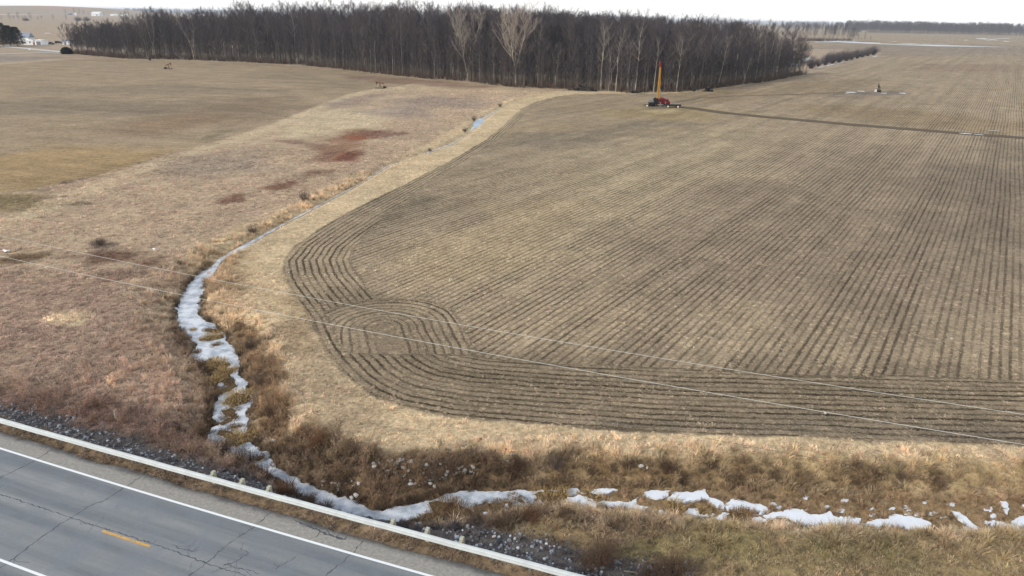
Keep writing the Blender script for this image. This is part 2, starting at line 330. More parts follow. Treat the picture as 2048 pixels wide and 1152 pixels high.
BANK_W = [(ats(o, -.5), np.array(c)) for o, c in BANK]

def tone(x, y):
    """ground colour (albedo) at world points; also masks"""
    n1 = fbm(x, y, 9, 21, 3)-.5; n2 = fbm(x, y, 2.2, 23, 3)-.5
    a = sdf_near(x, y, FIELD_A, 8)+n2*.9; b = sdf_near(x, y, FIELD_B, 8)+n2*2.0
    inA = sstep(-.25, .25, a); inB = sstep(-.8, .8, b)
    col = np.empty(x.shape+(3,))
    dl = seg_dist(x, y, FIELD_A, True)                       # the mown strip beside the field
    strip = sstep(13, 9, dl+n1*6)*sstep(360, 300, y)
    base = np.array(c_meadow)[None]*(1-strip[:, None])+np.array(c_strip)[None]*strip[:, None]
    farm = sstep(330, 420, y)*sstep(0, 20, -b)
    base = base*(1-farm[:, None])+np.array(lin(142, 132, 116))[None]*farm[:, None]
    col[:] = base
    col = col*(1-inB[:, None])+np.array(c_fieldB)[None]*inB[:, None]
    col = col*(1-inA[:, None])+np.array(c_fieldA)[None]*inA[:, None]
    for o, c, s, k, zn in PATCH_W:
        d = sdf_near(x, y, o, s*2.2)
        m = d > -s*2.2+1e-3
        if not m.any(): continue
        f = np.zeros(x.shape); f[m] = sstep(-s, s*.8, d[m]+(fbm(x[m], y[m], max(1.5, s*1.6), 41, 4)-.5)*s*3.2)*k
        if zn == 'a': f = f*inA
        elif zn == 'b': f = f*inB
        elif zn == 'm': f = f*(1-inA)*(1-inB)
        col = col*(1-f[:, None])+c[None]*f[:, None]
    for o, c in BANK_W:
        f = sstep(-.5, .6, sdf_near(x, y, o, 3)+(fbm(x, y, 1.6, 43, 3)-.5)*2.2)*.9*(1-inA)
        col = col*(1-f[:, None])+c[None]*f[:, None]
    ch = sdf_near(x, y, CHAN, 3)
    f = sstep(-.7, .1, ch+n2*.8)*.9; dk = sstep(-4, 3, x)[:, None]; col = col*(1-f[:, None])+(np.array(lin(90, 74, 54))[None]*(1-dk)+np.array(lin(134, 112, 78))[None]*dk)*f[:, None]
    v = road_v(x, y)
    rs = sstep(1.0, 1.3, v)*sstep(2.9, 2.4, v+n2*1.4); col = col*(1-rs[:, None])+np.array(lin(124, 106, 80))[None]*rs[:, None]
    gr = sstep(2.5, 2.9, v+n2)*sstep(5.3+.5*sstep(-6, -1, x), 4.5+.5*sstep(-6, -1, x), v+n2*1.2)*sstep(-70, -40, x); rip = gr
    col = col*(1-gr[:, None]*.95)+np.array(lin(90, 87, 84))[None]*gr[:, None]*.95
    gs = sstep(1.6, .9, v); col = col*(1-gs[:, None])+np.array(lin(98, 92, 84))[None]*gs[:, None]
    vr = 1+n1*.22+n2*.16
    col = col*vr[:, None]; gy_ = col.mean(1, keepdims=True); col = (gy_+(col-gy_)*.95)*np.array([1.0, .982, 1.045])
    return col, inA, inB, a, rip

# row direction of field A
RD = R(34.3)
LOOPC = (np.array([-12.3, 59.5]), np.array([-8.6, 46.5]))
def rows(x, y, inA, inB, a):
    row = x*math.cos(RD)-y*math.sin(RD); al = x*math.sin(RD)+y*math.cos(RD); amp = inA.copy()
    d = np.maximum(a-(fbm(x, y, 2.2, 23, 3)-.5)*.9, 0)
    near = y < 260
    wl = np.where((y < 62) & (x > -14), 9.8, 7.6)*np.where(y > 85, np.maximum(.35, 1-(y-85)/60), 1)
    head = near & (d < wl+(fbm(x, y, 3, 61, 2)-.5)*.8) & inside(x, y, FIELD_A)
    d0 = d; d = d+(fbm(x, y, 7, 65, 3)-.5)*.5; row = row+(fbm(x, y, 26, 67, 2)-.5)*.5
    ds = seg_dist(x, y, LOOPC)+(fbm(x, y, 4, 69, 3)-.5)*.6
    loop = (ds < 7.4+(fbm(x, y, 2, 63, 2)-.5)*.6) & (d > 1.5) & ~((y < 54) & head)
    row = np.where(head, d, row); al = np.where(head, x-y, al)
    row = np.where(loop, ds, row); al = np.where(loop, x+y, al)
    hb = head | loop
    # field B rows run roughly across
    rb = x*math.sin(R(14))+y*math.cos(R(14)); row = np.where(inB > .5, rb, row); al = np.where(inB > .5, x, al)
    amp = np.where(hb, amp*1.15, amp*.9); amp = np.where(inB > .5, inB*.55, amp)
    amp = np.where(loop, amp*sstep(.5, 1.4, ds), amp)
    return row, al, amp

def axis(lo, hi, f0, f1, st, g):
    a = list(np.arange(f0, f1+1e-6, st)); s = st
    while a[-1] < hi: s = st+g*(a[-1]-f1); a.append(a[-1]+s)
    b = []; p = f0
    while p > lo: s = st+g*(f0-p); p -= s; b.append(p)
    return np.array(b[::-1]+a)
gx = axis(-25000, 25000, -52, 46, .28, .016); gy = axis(-400, 30000, 24, 92, .28, .016)
GX, GY = np.meshgrid(gx, gy); X1 = GX.ravel(); Y1 = GY.ravel()
Z1 = height(X1, Y1)
for c, rad, hh in HILLS:
    d = np.hypot((X1-c[0])/1.0, (Y1-c[1])/1.6); Z1 = Z1+hh*sstep(rad, 0, d)
nx, ny = len(gx), len(gy)
ii = np.arange((nx-1)*(ny-1)); q0 = ii//(nx-1)*nx+ii % (nx-1)
FQ = np.stack([q0, q0+1, q0+nx+1, q0+nx], 1)
col, inA, inB, aa, rip = tone(X1, Y1)
row, al, amp = rows(X1, Y1, inA, inB, aa)

m_ground, n, b = new_mat('ground')
geo = N(n, 'ShaderNodeNewGeometry'); P = geo.outputs['Position']
at_c = N(n, 'ShaderNodeAttribute', attribute_name='tone'); at_r = N(n, 'ShaderNodeAttribute', attribute_name='rowd'); 
sep = N(n, 'ShaderNodeSeparateXYZ'); n.links.new(at_r.outputs['Vector'], sep.inputs[0])
rw, alo, am = sep.outputs
lump = noise_n(n, P, 3.2, 5, .62); fine = noise_n(n, P, 11., 3, .6); big = noise_n(n, P, .35, 4, .6)
v1 = maprange(n, lump, .3, .7, .66, 1.3); v2 = maprange(n, fine, .3, .7, .74, 1.26); v3 = maprange(n, big, .3, .7, .86, 1.13)
mid1 = noise_n(n, P, 1.1, 6, .75); v4 = maprange(n, mid1, .32, .68, .66, 1.3); cl_ = noise_n(n, P, .11, 5, .7); v5 = maprange(n, cl_, .32, .68, .84, 1.16)
v = math_n(n, 'MULTIPLY', math_n(n, 'MULTIPLY', math_n(n, 'MULTIPLY', v1, v2), v3), math_n(n, 'MULTIPLY', v4, v5))
cb = N(n, 'ShaderNodeCombineXYZ')
for i in range(3): n.links.new(v, cb.inputs[i])
basec = mix_c(n, 1.0, at_c.outputs['Color'], cb.outputs[0], 'MULTIPLY')
# furrows: one every 0.76 m, each with its own strength, broken along its length
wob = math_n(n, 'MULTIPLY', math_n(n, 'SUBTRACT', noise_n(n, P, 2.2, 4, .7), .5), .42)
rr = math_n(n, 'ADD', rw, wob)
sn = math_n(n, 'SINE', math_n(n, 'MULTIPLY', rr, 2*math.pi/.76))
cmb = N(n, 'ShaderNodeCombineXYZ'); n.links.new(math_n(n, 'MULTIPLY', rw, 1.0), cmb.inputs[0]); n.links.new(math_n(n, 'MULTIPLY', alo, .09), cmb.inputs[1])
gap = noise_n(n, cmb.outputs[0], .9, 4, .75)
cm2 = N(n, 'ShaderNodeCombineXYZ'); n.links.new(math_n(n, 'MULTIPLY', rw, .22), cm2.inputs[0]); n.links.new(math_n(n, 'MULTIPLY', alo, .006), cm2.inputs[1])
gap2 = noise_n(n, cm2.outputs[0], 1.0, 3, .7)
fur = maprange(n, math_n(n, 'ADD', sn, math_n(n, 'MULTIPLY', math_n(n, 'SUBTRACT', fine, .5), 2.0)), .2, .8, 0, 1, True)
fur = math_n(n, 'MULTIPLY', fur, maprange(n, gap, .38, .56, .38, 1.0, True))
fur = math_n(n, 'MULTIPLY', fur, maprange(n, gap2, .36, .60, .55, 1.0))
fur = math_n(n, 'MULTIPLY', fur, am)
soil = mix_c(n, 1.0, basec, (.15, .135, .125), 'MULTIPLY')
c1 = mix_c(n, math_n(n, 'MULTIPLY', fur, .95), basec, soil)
far_l = math_n(n, 'MULTIPLY', maprange(n, gap2, .36, .66, 1.10, .86), 1.0)
fl = N(n, 'ShaderNodeCombineXYZ')
fl1 = math_n(n, 'ADD', math_n(n, 'MULTIPLY', math_n(n, 'SUBTRACT', far_l, 1), am), 1)
for i in range(3): n.links.new(fl1, fl.inputs[i])
c1 = mix_c(n, 1.0, c1, fl.outputs[0], 'MULTIPLY')
fleck = maprange(n, noise_n(n, P, 7, 2, .9, 1.5), .56, .66, 0, .62)
clod = maprange(n, noise_n(n, P, 4.2, 3, .85, .8), .54, .66, 0, .6)
c1 = mix_c(n, math_n(n, 'MULTIPLY', clod, am), c1, mix_c(n, 1.0, basec, (.42, .39, .38), 'MULTIPLY'))
c2 = mix_c(n, math_n(n, 'MULTIPLY', fleck, am), c1, lin(200, 184, 150))
n.links.new(c2, b.inputs['Base Color']); b.inputs['Roughness'].default_value = .95; b.inputs['Specular IOR Level'].default_value = .1
bp = N(n, 'ShaderNodeBump'); bp.inputs['Strength'].default_value = .7; bp.inputs['Distance'].default_value = .16
hh_ = math_n(n, 'SUBTRACT', math_n(n, 'ADD', lump, math_n(n, 'MULTIPLY', fine, .5)), math_n(n, 'MULTIPLY', fur, .6))
n.links.new(hh_, bp.inputs['Height']); n.links.new(bp.outputs[0], b.inputs['Normal'])

ground = mesh_np('ground', np.stack([X1, Y1, Z1], 1), FQ, m_ground, None, True)
tag(ground, kind='structure', label='ploughed stubble fields and dry meadow')
ac = ground.data.color_attributes.new('tone', 'FLOAT_COLOR', 'POINT')
ac.data.foreach_set('color', np.concatenate([np.clip(col, 0, 1), np.ones((len(X1), 1))], 1).astype(np.float32).ravel())
ar = ground.data.attributes.new('rowd', 'FLOAT_VECTOR', 'POINT')
ar.data.foreach_set('vector', np.stack([row, al, amp], 1).astype(np.float32).ravel())
def gz(x, y): return float(height(np.array([float(x)]), np.array([float(y)]))[0])

# ------------------------------------------------------------------ road
def ribbon(P, offs, z, name, mat, s0, s1, step=1.0, zfun=None):
    xs = np.arange(s0, s1+1e-6, step); V = []; UV = []
    for x in xs:
        y = float(curve_y(P, x))
        for o in offs:
            V.append((x+ND[0]*o, y+ND[1]*o, z if zfun is None else z+zfun(o))); UV.append((x/math.cos(TH), o))
    k = len(offs); F = [(i*k+j, (i+1)*k+j, (i+1)*k+j+1, i*k+j+1) for i in range(len(xs)-1) for j in range(k-1)]
    o = mesh_np(name, V, F, mat, None, True)
    uv = o.data.uv_layers.new(name='uv'); li = np.empty(len(o.data.loops), np.int32); o.data.loops.foreach_get('vertex_index', li)
    uv.data.foreach_set('uv', np.array(UV, np.float32)[li].ravel())
    return o
m_road, n, b = new_mat('asphalt')
uvn = N(n, 'ShaderNodeUVMap', uv_map='uv'); sx = N(n, 'ShaderNodeSeparateXYZ'); n.links.new(uvn.outputs[0], sx.inputs[0])
stv = N(n, 'ShaderNodeCombineXYZ'); n.links.new(math_n(n, 'MULTIPLY', sx.outputs[0], .03), stv.inputs[0]); n.links.new(sx.outputs[1], stv.inputs[1])
streak = noise_n(n, stv.outputs[0], 1.5, 5, .6); blot = noise_n(n, uvn.outputs[0], .5, 5, .65); grain = noise_n(n, uvn.outputs[0], 45, 3, .7); mid = noise_n(n, uvn.outputs[0], 5, 5, .7)
wh = math_n(n, 'SINE', math_n(n, 'MULTIPLY', math_n(n, 'ADD', sx.outputs[1], .2), 2*math.pi/1.75))
lane = mix_c(n, maprange(n, math_n(n, 'ADD', math_n(n, 'MULTIPLY', wh, .14), streak), .33, .72, 0, 1), lin(107, 112, 117), lin(141, 143, 144))
lane = mix_c(n, maprange(n, blot, .42, .66, 0, .85), lane, lin(118, 123, 129))
sh = mix_c(n, maprange(n, mid, .35, .65, 0, 1), lin(134, 131, 125), lin(156, 152, 145))
edge = maprange(n, math_n(n, 'ADD', sx.outputs[1], math_n(n, 'MULTIPLY', math_n(n, 'SUBTRACT', mid, .5), .25)), -.1, .06, 0, 1, True)
cc = mix_c(n, edge, lane, sh)
eg2 = maprange(n, math_n(n, 'ADD', sx.outputs[1], math_n(n, 'MULTIPLY', math_n(n, 'SUBTRACT', blot, .5), 1.6)), 1.0, 1.35, 0, .7, True)
cc = mix_c(n, eg2, cc, lin(100, 98, 96))
g = maprange(n, grain, .3, .7, .84, 1.14); gm = maprange(n, mid, .3, .7, .93, 1.06); g = math_n(n, 'MULTIPLY', g, gm)
gc = N(n, 'ShaderNodeCombineXYZ'); [n.links.new(g, gc.inputs[i]) for i in range(3)]
n.links.new(mix_c(n, 1., cc, gc.outputs[0], 'MULTIPLY'), b.inputs['Base Color'])
b.inputs['Roughness'].default_value = .75; b.inputs['Specular IOR Level'].default_value = .35
bp = N(n, 'ShaderNodeBump'); bp.inputs['Strength'].default_value = .35; bp.inputs['Distance'].default_value = .01; n.links.new(grain, bp.inputs['Height']); n.links.new(bp.outputs[0], b.inputs['Normal'])
# irregular pavement edge towards the grass
xs = np.arange(-160, 160, .35); V = []; UV = []
offs = [-8.6, -7, -5.2, -3.4, -1.7, 0, .8]
for x in xs:
    y = float(curve_y(PE, x)); e1 = 1.32+(float(fbm(np.array([x]), np.array([3.]), 2.5, 91, 4)[0])-.5)*.5
    for o in offs+[e1, e1+.03]:
        V.append((x+ND[0]*o, y+ND[1]*o, ZR-(abs(o+3.4)*.008)-(.16 if o == e1+.03 else 0))); UV.append((x/math.cos(TH), o))
k = len(offs)+2; F = [(i*k+j, (i+1)*k+j, (i+1)*k+j+1, i*k+j+1) for i in range(len(xs)-1) for j in range(k-1)]
road = mesh_np('road', V, F, m_road, None, True); tag(road, kind='structure', label='grey two lane asphalt road with worn shoulder')
uv = road.data.uv_layers.new(name='uv'); li = np.empty(len(road.data.loops), np.int32); road.data.loops.foreach_get('vertex_index', li)
uv.data.foreach_set('uv', np.array(UV, np.float32)[li].ravel())
def rz_(o): return ZR-abs(o+3.4)*.008
def paint(name, col, worn):
    m, n, b = new_mat(name); tc = N(n, 'ShaderNodeNewGeometry')
    f = noise_n(n, tc.outputs['Position'], 14, 4, .75); f2 = noise_n(n, tc.outputs['Position'], 2.5, 3, .6)
    k = maprange(n, math_n(n, 'ADD', f, math_n(n, 'MULTIPLY', f2, .35)), worn, worn+.1, 0, .8)
    n.links.new(mix_c(n, k, col, lin(128, 130, 130)), b.inputs['Base Color']); b.inputs['Roughness'].default_value = .6
    return m
m_wp = paint('white_road_paint', lin(226, 230, 232), .82); m_yp = paint('yellow_road_paint', lin(206, 160, 78), .66)
for o0 in (0., -6.92):
    tag(ribbon(PE, [o0-.075, o0+.075], rz_(o0)+.006, 'road_marking', m_wp, -150, 150, 1.), kind='structure', label='white edge line')
for k in range(-5, 6):
    x0 = -21.6+k*11.6
    p = ribbon(PE, [-3.47, -3.3], rz_(-3.4)+.006, 'road_marking', m_yp, x0, x0+3.25, .65); tag(p, kind='structure', label='yellow centre dash')
# cracks: thin dark sealed lines
m_crack = simple('crack_seal', lin(80, 83, 88), .3, 8, .9)
def crack(pts, wd, seed, jit=.06, branch=0):
    r = random.Random(seed); P = [Vector(at(a, b, ZR)) for a, b in pts]; Q = [P[0]]
    for a, b in zip(P, P[1:]):
        k = max(2, int((b-a).length/.14))
        for i in range(1, k+1):
            t = a.lerp(b, i/k); Q.append(t+Vector((r.uniform(-jit, jit), r.uniform(-jit, jit))))
    V = []; F = []
    for i, p in enumerate(Q):
        d = (Q[min(i+1, len(Q)-1)]-Q[max(i-1, 0)]).normalized(); nn = Vector((-d.y, d.x)); wv = wd*r.uniform(.35, 1.5)
        for s in (1, -1):
            q = p+nn*wv*s; o = road_v(np.array([q.x]), np.array([q.y]))[0]; V.append((q.x, q.y, rz_(o)+.003))
        if i: F.append((2*i-2, 2*i-1, 2*i+1, 2*i))
    tag(mesh_np('road_crack', V, F, m_crack), kind='structure')
    for _ in range(branch):
        i = r.randrange(len(Q)); q = Q[i]; a = r.uniform(0, 6.28); L = r.uniform(.3, 1.1); pp = [q]
        for s in range(5): a += r.uniform(-.5, .5); pp.append(pp[-1]+Vector((math.cos(a), math.sin(a)))*L/5)
        V = []; F = []
        for j, p in enumerate(pp):
            d = (pp[min(j+1, 5)]-pp[max(j-1, 0)]).normalized(); nn = Vector((-d.y, d.x))*wd*.4
            for s in (1, -1):
                t = p+nn*s; o = road_v(np.array([t.x]), np.array([t.y]))[0]; V.append((t.x, t.y, rz_(o)+.0015))
            if j: F.append((2*j-2, 2*j-1, 2*j+1, 2*j))
        tag(mesh_np('road_crack', V, F, m_crack), kind='structure')
crack([(-60, 975), (0, 988), (84, 1016), (147, 1037), (210, 1057), (323, 1093), (414, 1127), (491, 1151), (600, 1185)], .025, 1, .05, 16)
crack([(105, 897), (62, 925), (0, 955), (-30, 968)], .028, 2)
crack([(289, 948), (245, 976), (210, 1000), (189, 1006), (140, 1036), (95, 1065), (55, 1095), (21, 1120), (-10, 1140)], .03, 3, .06, 4)
crack([(542, 1023), (508, 1053), (459, 1085), (414, 1125), (380, 1151), (350, 1175)], .03, 4, .06, 5)
crack([(727, 1080), (701, 1109), (652, 1151), (620, 1175)], .026, 5, .05, 2)
crack([(592, 1113), (570, 1128), (550, 1138)], .018, 6, .05, 3)
crack([(480, 1095), (500, 1105), (478, 1120), (450, 1128), (495, 1140), (520, 1148)], .02, 7, .08, 8)
crack([(345, 1090), (372, 1100), (395, 1102)], .02, 8, .08, 8)
crack([(590, 1040), (620, 1052), (655, 1068), (690, 1078)], .06, 9, .05, 6)

# ------------------------------------------------------------------ ice and snow in the ditch
m_ice, n, b = new_mat('ice'); g_ = N(n, 'ShaderNodeNewGeometry')
f1 = noise_n(n, g_.outputs['Position'], .9, 5, .6); f2 = noise_n(n, g_.outputs['Position'], 6, 4, .7)
c = mix_c(n, maprange(n, f1, .42, .62, 0, 1), lin(210, 215, 222), lin(156, 166, 178))
c = mix_c(n, maprange(n, f2, .56, .74, 0, .55), c, lin(132, 132, 128))
n.links.new(c, b.inputs['Base Color']); b.inputs['Roughness'].default_value = .45; b.inputs['Specular IOR Level'].default_value = .4
bp = N(n, 'ShaderNodeBump'); bp.inputs['Strength'].default_value = .3; bp.inputs['Distance'].default_value = .04; n.links.new(f2, bp.inputs['Height']); n.links.new(bp.outputs[0], b.inputs['Normal'])
m_snow = simple('snow', lin(222, 228, 236), .05, 2, .6, 0, .15)
m_bice = simple('blue_ice', lin(168, 188, 206), .3, .6, .3)
def rough_outline(P, seed, amp=.16, it=4):
    r = random.Random(seed); Q = [Vector(p) for p in P]
    for k in range(it):
        O = []
        for i, p in enumerate(Q):
            q = Q[(i+1) % len(Q)]; d = q-p; L = d.length; O.append(p)
            if L > .12: O.append((p+q)/2+Vector((-d.y, d.x))*r.uniform(-amp, amp))
        Q = O
    return Q
def slab(name, outline, z, th, mat, seed, amp=.16, it=4):
    Q = rough_outline(outline, seed, amp, it)
    import bmesh
    bm = bmesh.new(); vs = [bm.verts.new((q.x, q.y, z)) for q in Q]; f = bm.faces.new(vs); bm.normal_update()
    if f.normal.z < 0: f.normal_flip()
    ce = bmesh.ops.extrude_face_region(bm, geom=[f])
    nv = [g for g in ce['geom'] if isinstance(g, bmesh.types.BMVert)]
    for v_ in nv: v_.co.z += 0
    for v_ in vs: v_.co.z -= th
    bmesh.ops.triangulate(bm, faces=[f_ for f_ in bm.faces if len(f_.verts) > 4])
    me = bpy.data.meshes.new(name); bm.to_mesh(me); bm.free(); me.materials.append(mat)
    o = bpy.data.objects.new(name, me); C.objects.link(o); tag(o, kind='structure'); return o
SMALL = [(1682, 1020, 9, 6), (1607, 1020, 6, 4), (1547, 1006, 7, 4), (1690, 1000, 9, 3), (1834, 1028, 6, 5), (1904, 1009, 10, 4), (1987, 1031, 6, 5), (1981, 1019, 5, 5), (1326, 1022, 7, 6), (1612, 994, 7, 5), (1745, 1030, 7, 3), (1744, 1018, 6, 3), (1660, 1025, 4, 3), (1532, 987, 4, 3), (1850, 1004, 5, 3), (1785, 1016, 8, 3), (1890, 1048, 6, 3), (2050, 1010, 6, 4), (545, 886, 10, 2), (575, 905, 9, 2), (618, 931, 12, 3), (590, 944, 5, 4), (900, 1034, 12, 4), (975, 1026, 10, 4), (1010, 1013, 14, 4), (1130, 1013, 8, 3), (1050, 1018, 9, 3), (1530, 1050, 8, 3)]
for i, o in enumerate(ICE):
    slab('ice' if i < 7 else 'snow_patch', ats(o, ZI), ZI+(.0 if i < 7 else .012)+i*.0023, .25, m_ice if i < 7 else m_snow, i, .17, 5)
rs_ = random.Random(12); SMALL += [(rs_.uniform(1240, 2060), rs_.uniform(1012, 1050)+(0), rs_.uniform(4, 13), rs_.uniform(1.5, 4)) for _ in range(42)]
SMALL = [q for q in SMALL if q[1] < 1022+(q[0]-1240)*.04 or q[0] < 1240]
for i, (a, b_, c_, d_) in enumerate(SMALL):
    Q = rough_outline(ats(ell(a, b_, c_*1.1, d_*1.1, random.uniform(-.3, .3), 6), ZI), 50+i, .26, 3); ce = sum(Q, Vector((0, 0)))/len(Q)
    V = []; F = []; nq = len(Q)
    for t in (.0, .4, .75, 1.0):
        for q in Q: p = ce.lerp(q, t); V.append((p.x, p.y, max(gz(p.x, p.y), ZI-.1)+(.03 if t < 1 else -.02)))
    for r_ in range(3):
        for j in range(nq): F.append((r_*nq+j, r_*nq+(j+1) % nq, (r_+1)*nq+(j+1) % nq, (r_+1)*nq+j))
    tag(mesh_np('snow_patch', V, F, m_snow, None, True), kind='structure')
# frozen stream upstream: a strip following its bed
V = []; Fq = []; k = 0
for i in range(len(UPP)-1):
    a = np.array(UPP[i]); b_ = np.array(UPP[i+1]); L = np.hypot(*(b_-a)); st = max(2, int(L/.5)); d = (b_-a)/L; nn = np.array([-d[1], d[0]])
    for j in range(st):
        t = j/st; p = a+(b_-a)*t; wdt = (UPW[i]*(1-t)+UPW[i+1]*t)
        wl_ = wdt*((.05 if p[1] < 92 else -.25)+1.25*float(fbm(np.array([p[0]]), np.array([p[1]]), 3, 71, 3)[0]))
        for s in (1, -1): q = p+nn*wl_*s; V.append((q[0], q[1], float(upz(q[1]))-.01))
        if k: Fq.append((2*k-2, 2*k-1, 2*k+1, 2*k))
        k += 1
o = mesh_np('stream_ice', V, Fq, m_ice); tag(o, kind='structure')
slab('blue_ice', ats(ell(957, 246, 13, 8, -.6, 12), -.43), -.43, .3, m_bice, 5, .12, 3)

# ------------------------------------------------------------------ far settings
import bmesh
m_track = simple('bare_dirt', lin(92, 80, 63), .25, .8, .95, 0, .3)
def strip(name, pts, wd, mat, z=.05, seed=0, jit=.3, step=3.):
    P = [Vector(p) for p in pts]; Q = []
    for a, b_ in zip(P, P[1:]):
        k = max(1, int((b_-a).length/step)); Q += [a.lerp(b_, i/k) for i in range(k)]
    Q.append(P[-1]); V = []; F = []; r = random.Random(seed)
    for i, p in enumerate(Q):
        d = (Q[min(i+1, len(Q)-1)]-Q[max(i-1, 0)]).normalized(); nn = Vector((-d.y, d.x))
        for s_ in (1, .33, -.33, -1):
            q = p+nn*(wd/2*s_+(r.uniform(-jit, jit) if abs(s_) == 1 else 0)); V.append((q.x, q.y, gz(q.x, q.y)+z))
        if i:
            for j in range(3): F.append((4*i-4+j, 4*i-3+j, 4*i+1+j, 4*i+j))
    return mesh_np(name, V, F, mat, None, True)
tag(strip('dirt_track', ats([(1345, 213), (1380, 216), (1450, 226), (1520, 233), (1600, 240), (1700, 249), (1800, 257), (1950, 269), (2048, 276), (2300, 297)]), 5.2, m_track, .06, 1), kind='structure', label='dark dirt track across the field')
m_track2 = simple('worn_dirt', lin(112, 100, 82), .25, .5, .95)
tag(strip('dirt_track', ats([(1350, 205), (1400, 196), (1470, 192), (1560, 190), (1640, 187), (1720, 184)]), 2.0, m_track2, .06, 2), kind='structure')
m_gravelr = simple('pale_gravel', lin(188, 186, 182), .1, .1, .9)
tag(strip('rural_road', ats([(-400, 60), (0, 92.5), (50, 97), (90, 101), (130, 104.5), (200, 106)]), 7, m_gravelr, .12, 4, .1, 20), kind='structure', label='pale rural road')
tag(strip('rural_road', ats([(-400, 116), (0, 108.5), (60, 106.5), (130, 104.5)]), 6, m_gravelr, .16, 5, .1, 20), kind='structure', label='pale rural road')
m_far1 = simple('bright_far_field', lin(228, 214, 196), .05, .002, .9)
m_farsnow = simple('thin_snow', lin(204, 206, 208), .06, .05, .7)
def sheet(name, px, mat, z=.05, amp=1.0, seed=0, it=3):
    Q = rough_outline(ats(px), seed, amp, it); bm = bmesh.new()
    f = bm.faces.new([bm.verts.new((q.x, q.y, gz(q.x, q.y)+z)) for q in Q]); bm.normal_update()
    if f.normal.z < 0: f.normal_flip()
    bmesh.ops.triangulate(bm, faces=[f]); me = bpy.data.meshes.new(name); bm.to_mesh(me); bm.free(); me.materials.append(mat)
    o = bpy.data.objects.new(name, me); C.objects.link(o); return tag(o, kind='structure')
sheet('far_field', [(-300, 24), (-300, 28), (0, 30), (110, 30.5), (118, 29), (60, 27.5), (0, 26.5)], m_far1, .8, 4, 1, 0)
sheet('snow_patch', [(1610, 81), (1700, 83.6), (1760, 86), (1830, 88), (1832, 88.8), (1750, 88), (1690, 86), (1610, 83)], m_farsnow, .3, 1.5, 2, 2)
sheet('snow_patch', [(1850, 87.6), (1880, 88), (1884, 88.8), (1852, 88.6)], m_farsnow, .3, 1, 3, 2)
def blob(cx, cy, rx, ry, q, mat, z, seed):
    r = random.Random(seed); E = ats(ell(cx, cy, rx, ry, q, 28)); ce = E.mean(0); kx = [.55+.6*r.random() for _ in range(28)]; kx = [(kx[i]+kx[(i+1) % 28]+kx[i-1])/3 for i in range(28)]
    V = [(ce[0], ce[1], gz(*ce)+z)]; F = []
    for i in range(28): p = ce+(E[i]-ce)*kx[i]; V.append((p[0], p[1], gz(*p)+z)); F.append((0, 1+i, 1+(i+1) % 28))
    tag(mesh_np('snow_patch', V, F, mat), kind='structure')
for i, (a, b_, c_, d_, q) in enumerate([(1965, 77.6, 16, 1.0, .04), (1985, 79.5, 14, .8, .1), (2005, 77, 20, .5, 0), (2012, 83, 8, .8, .1), (1932, 80.5, 5, .5, 0), (1975, 81, 10, .5, .2), (1790, 83, 6, .4, 0)]):
    blob(a, b_, c_, d_, q, m_farsnow, .3, 20+i)
for i, (a, b_, c_, d_, q) in enumerate([(1702, 185.2, 12, 1.1, .02), (1722, 183, 10, .8, .05), (1768, 187, 9, .7, 0), (1806, 187, 9, 1.0, .05), (1694, 187, 5, .6, 0), (1932, 268, 16, 1.0, .08), (1958, 270, 12, .6, .08), (1990, 262.5, 14, .5, .05), (1660, 130.2, 12, 1.1, -.2), (1680, 126.4, 9, .8, -.2), (1642, 134.5, 9, .7, -.2), (1750, 113, 6, .8, -.2), (1590, 128, 20, 5, -.2), (1612, 120, 14, 4, -.2), (1215, 112, 40, 9, 0), (95, 66.5, 8, .6, .0), (1250, 122, 30, 5, 0)]):
    blob(a, b_, c_, d_, q, m_farsnow, .12, 40+i)

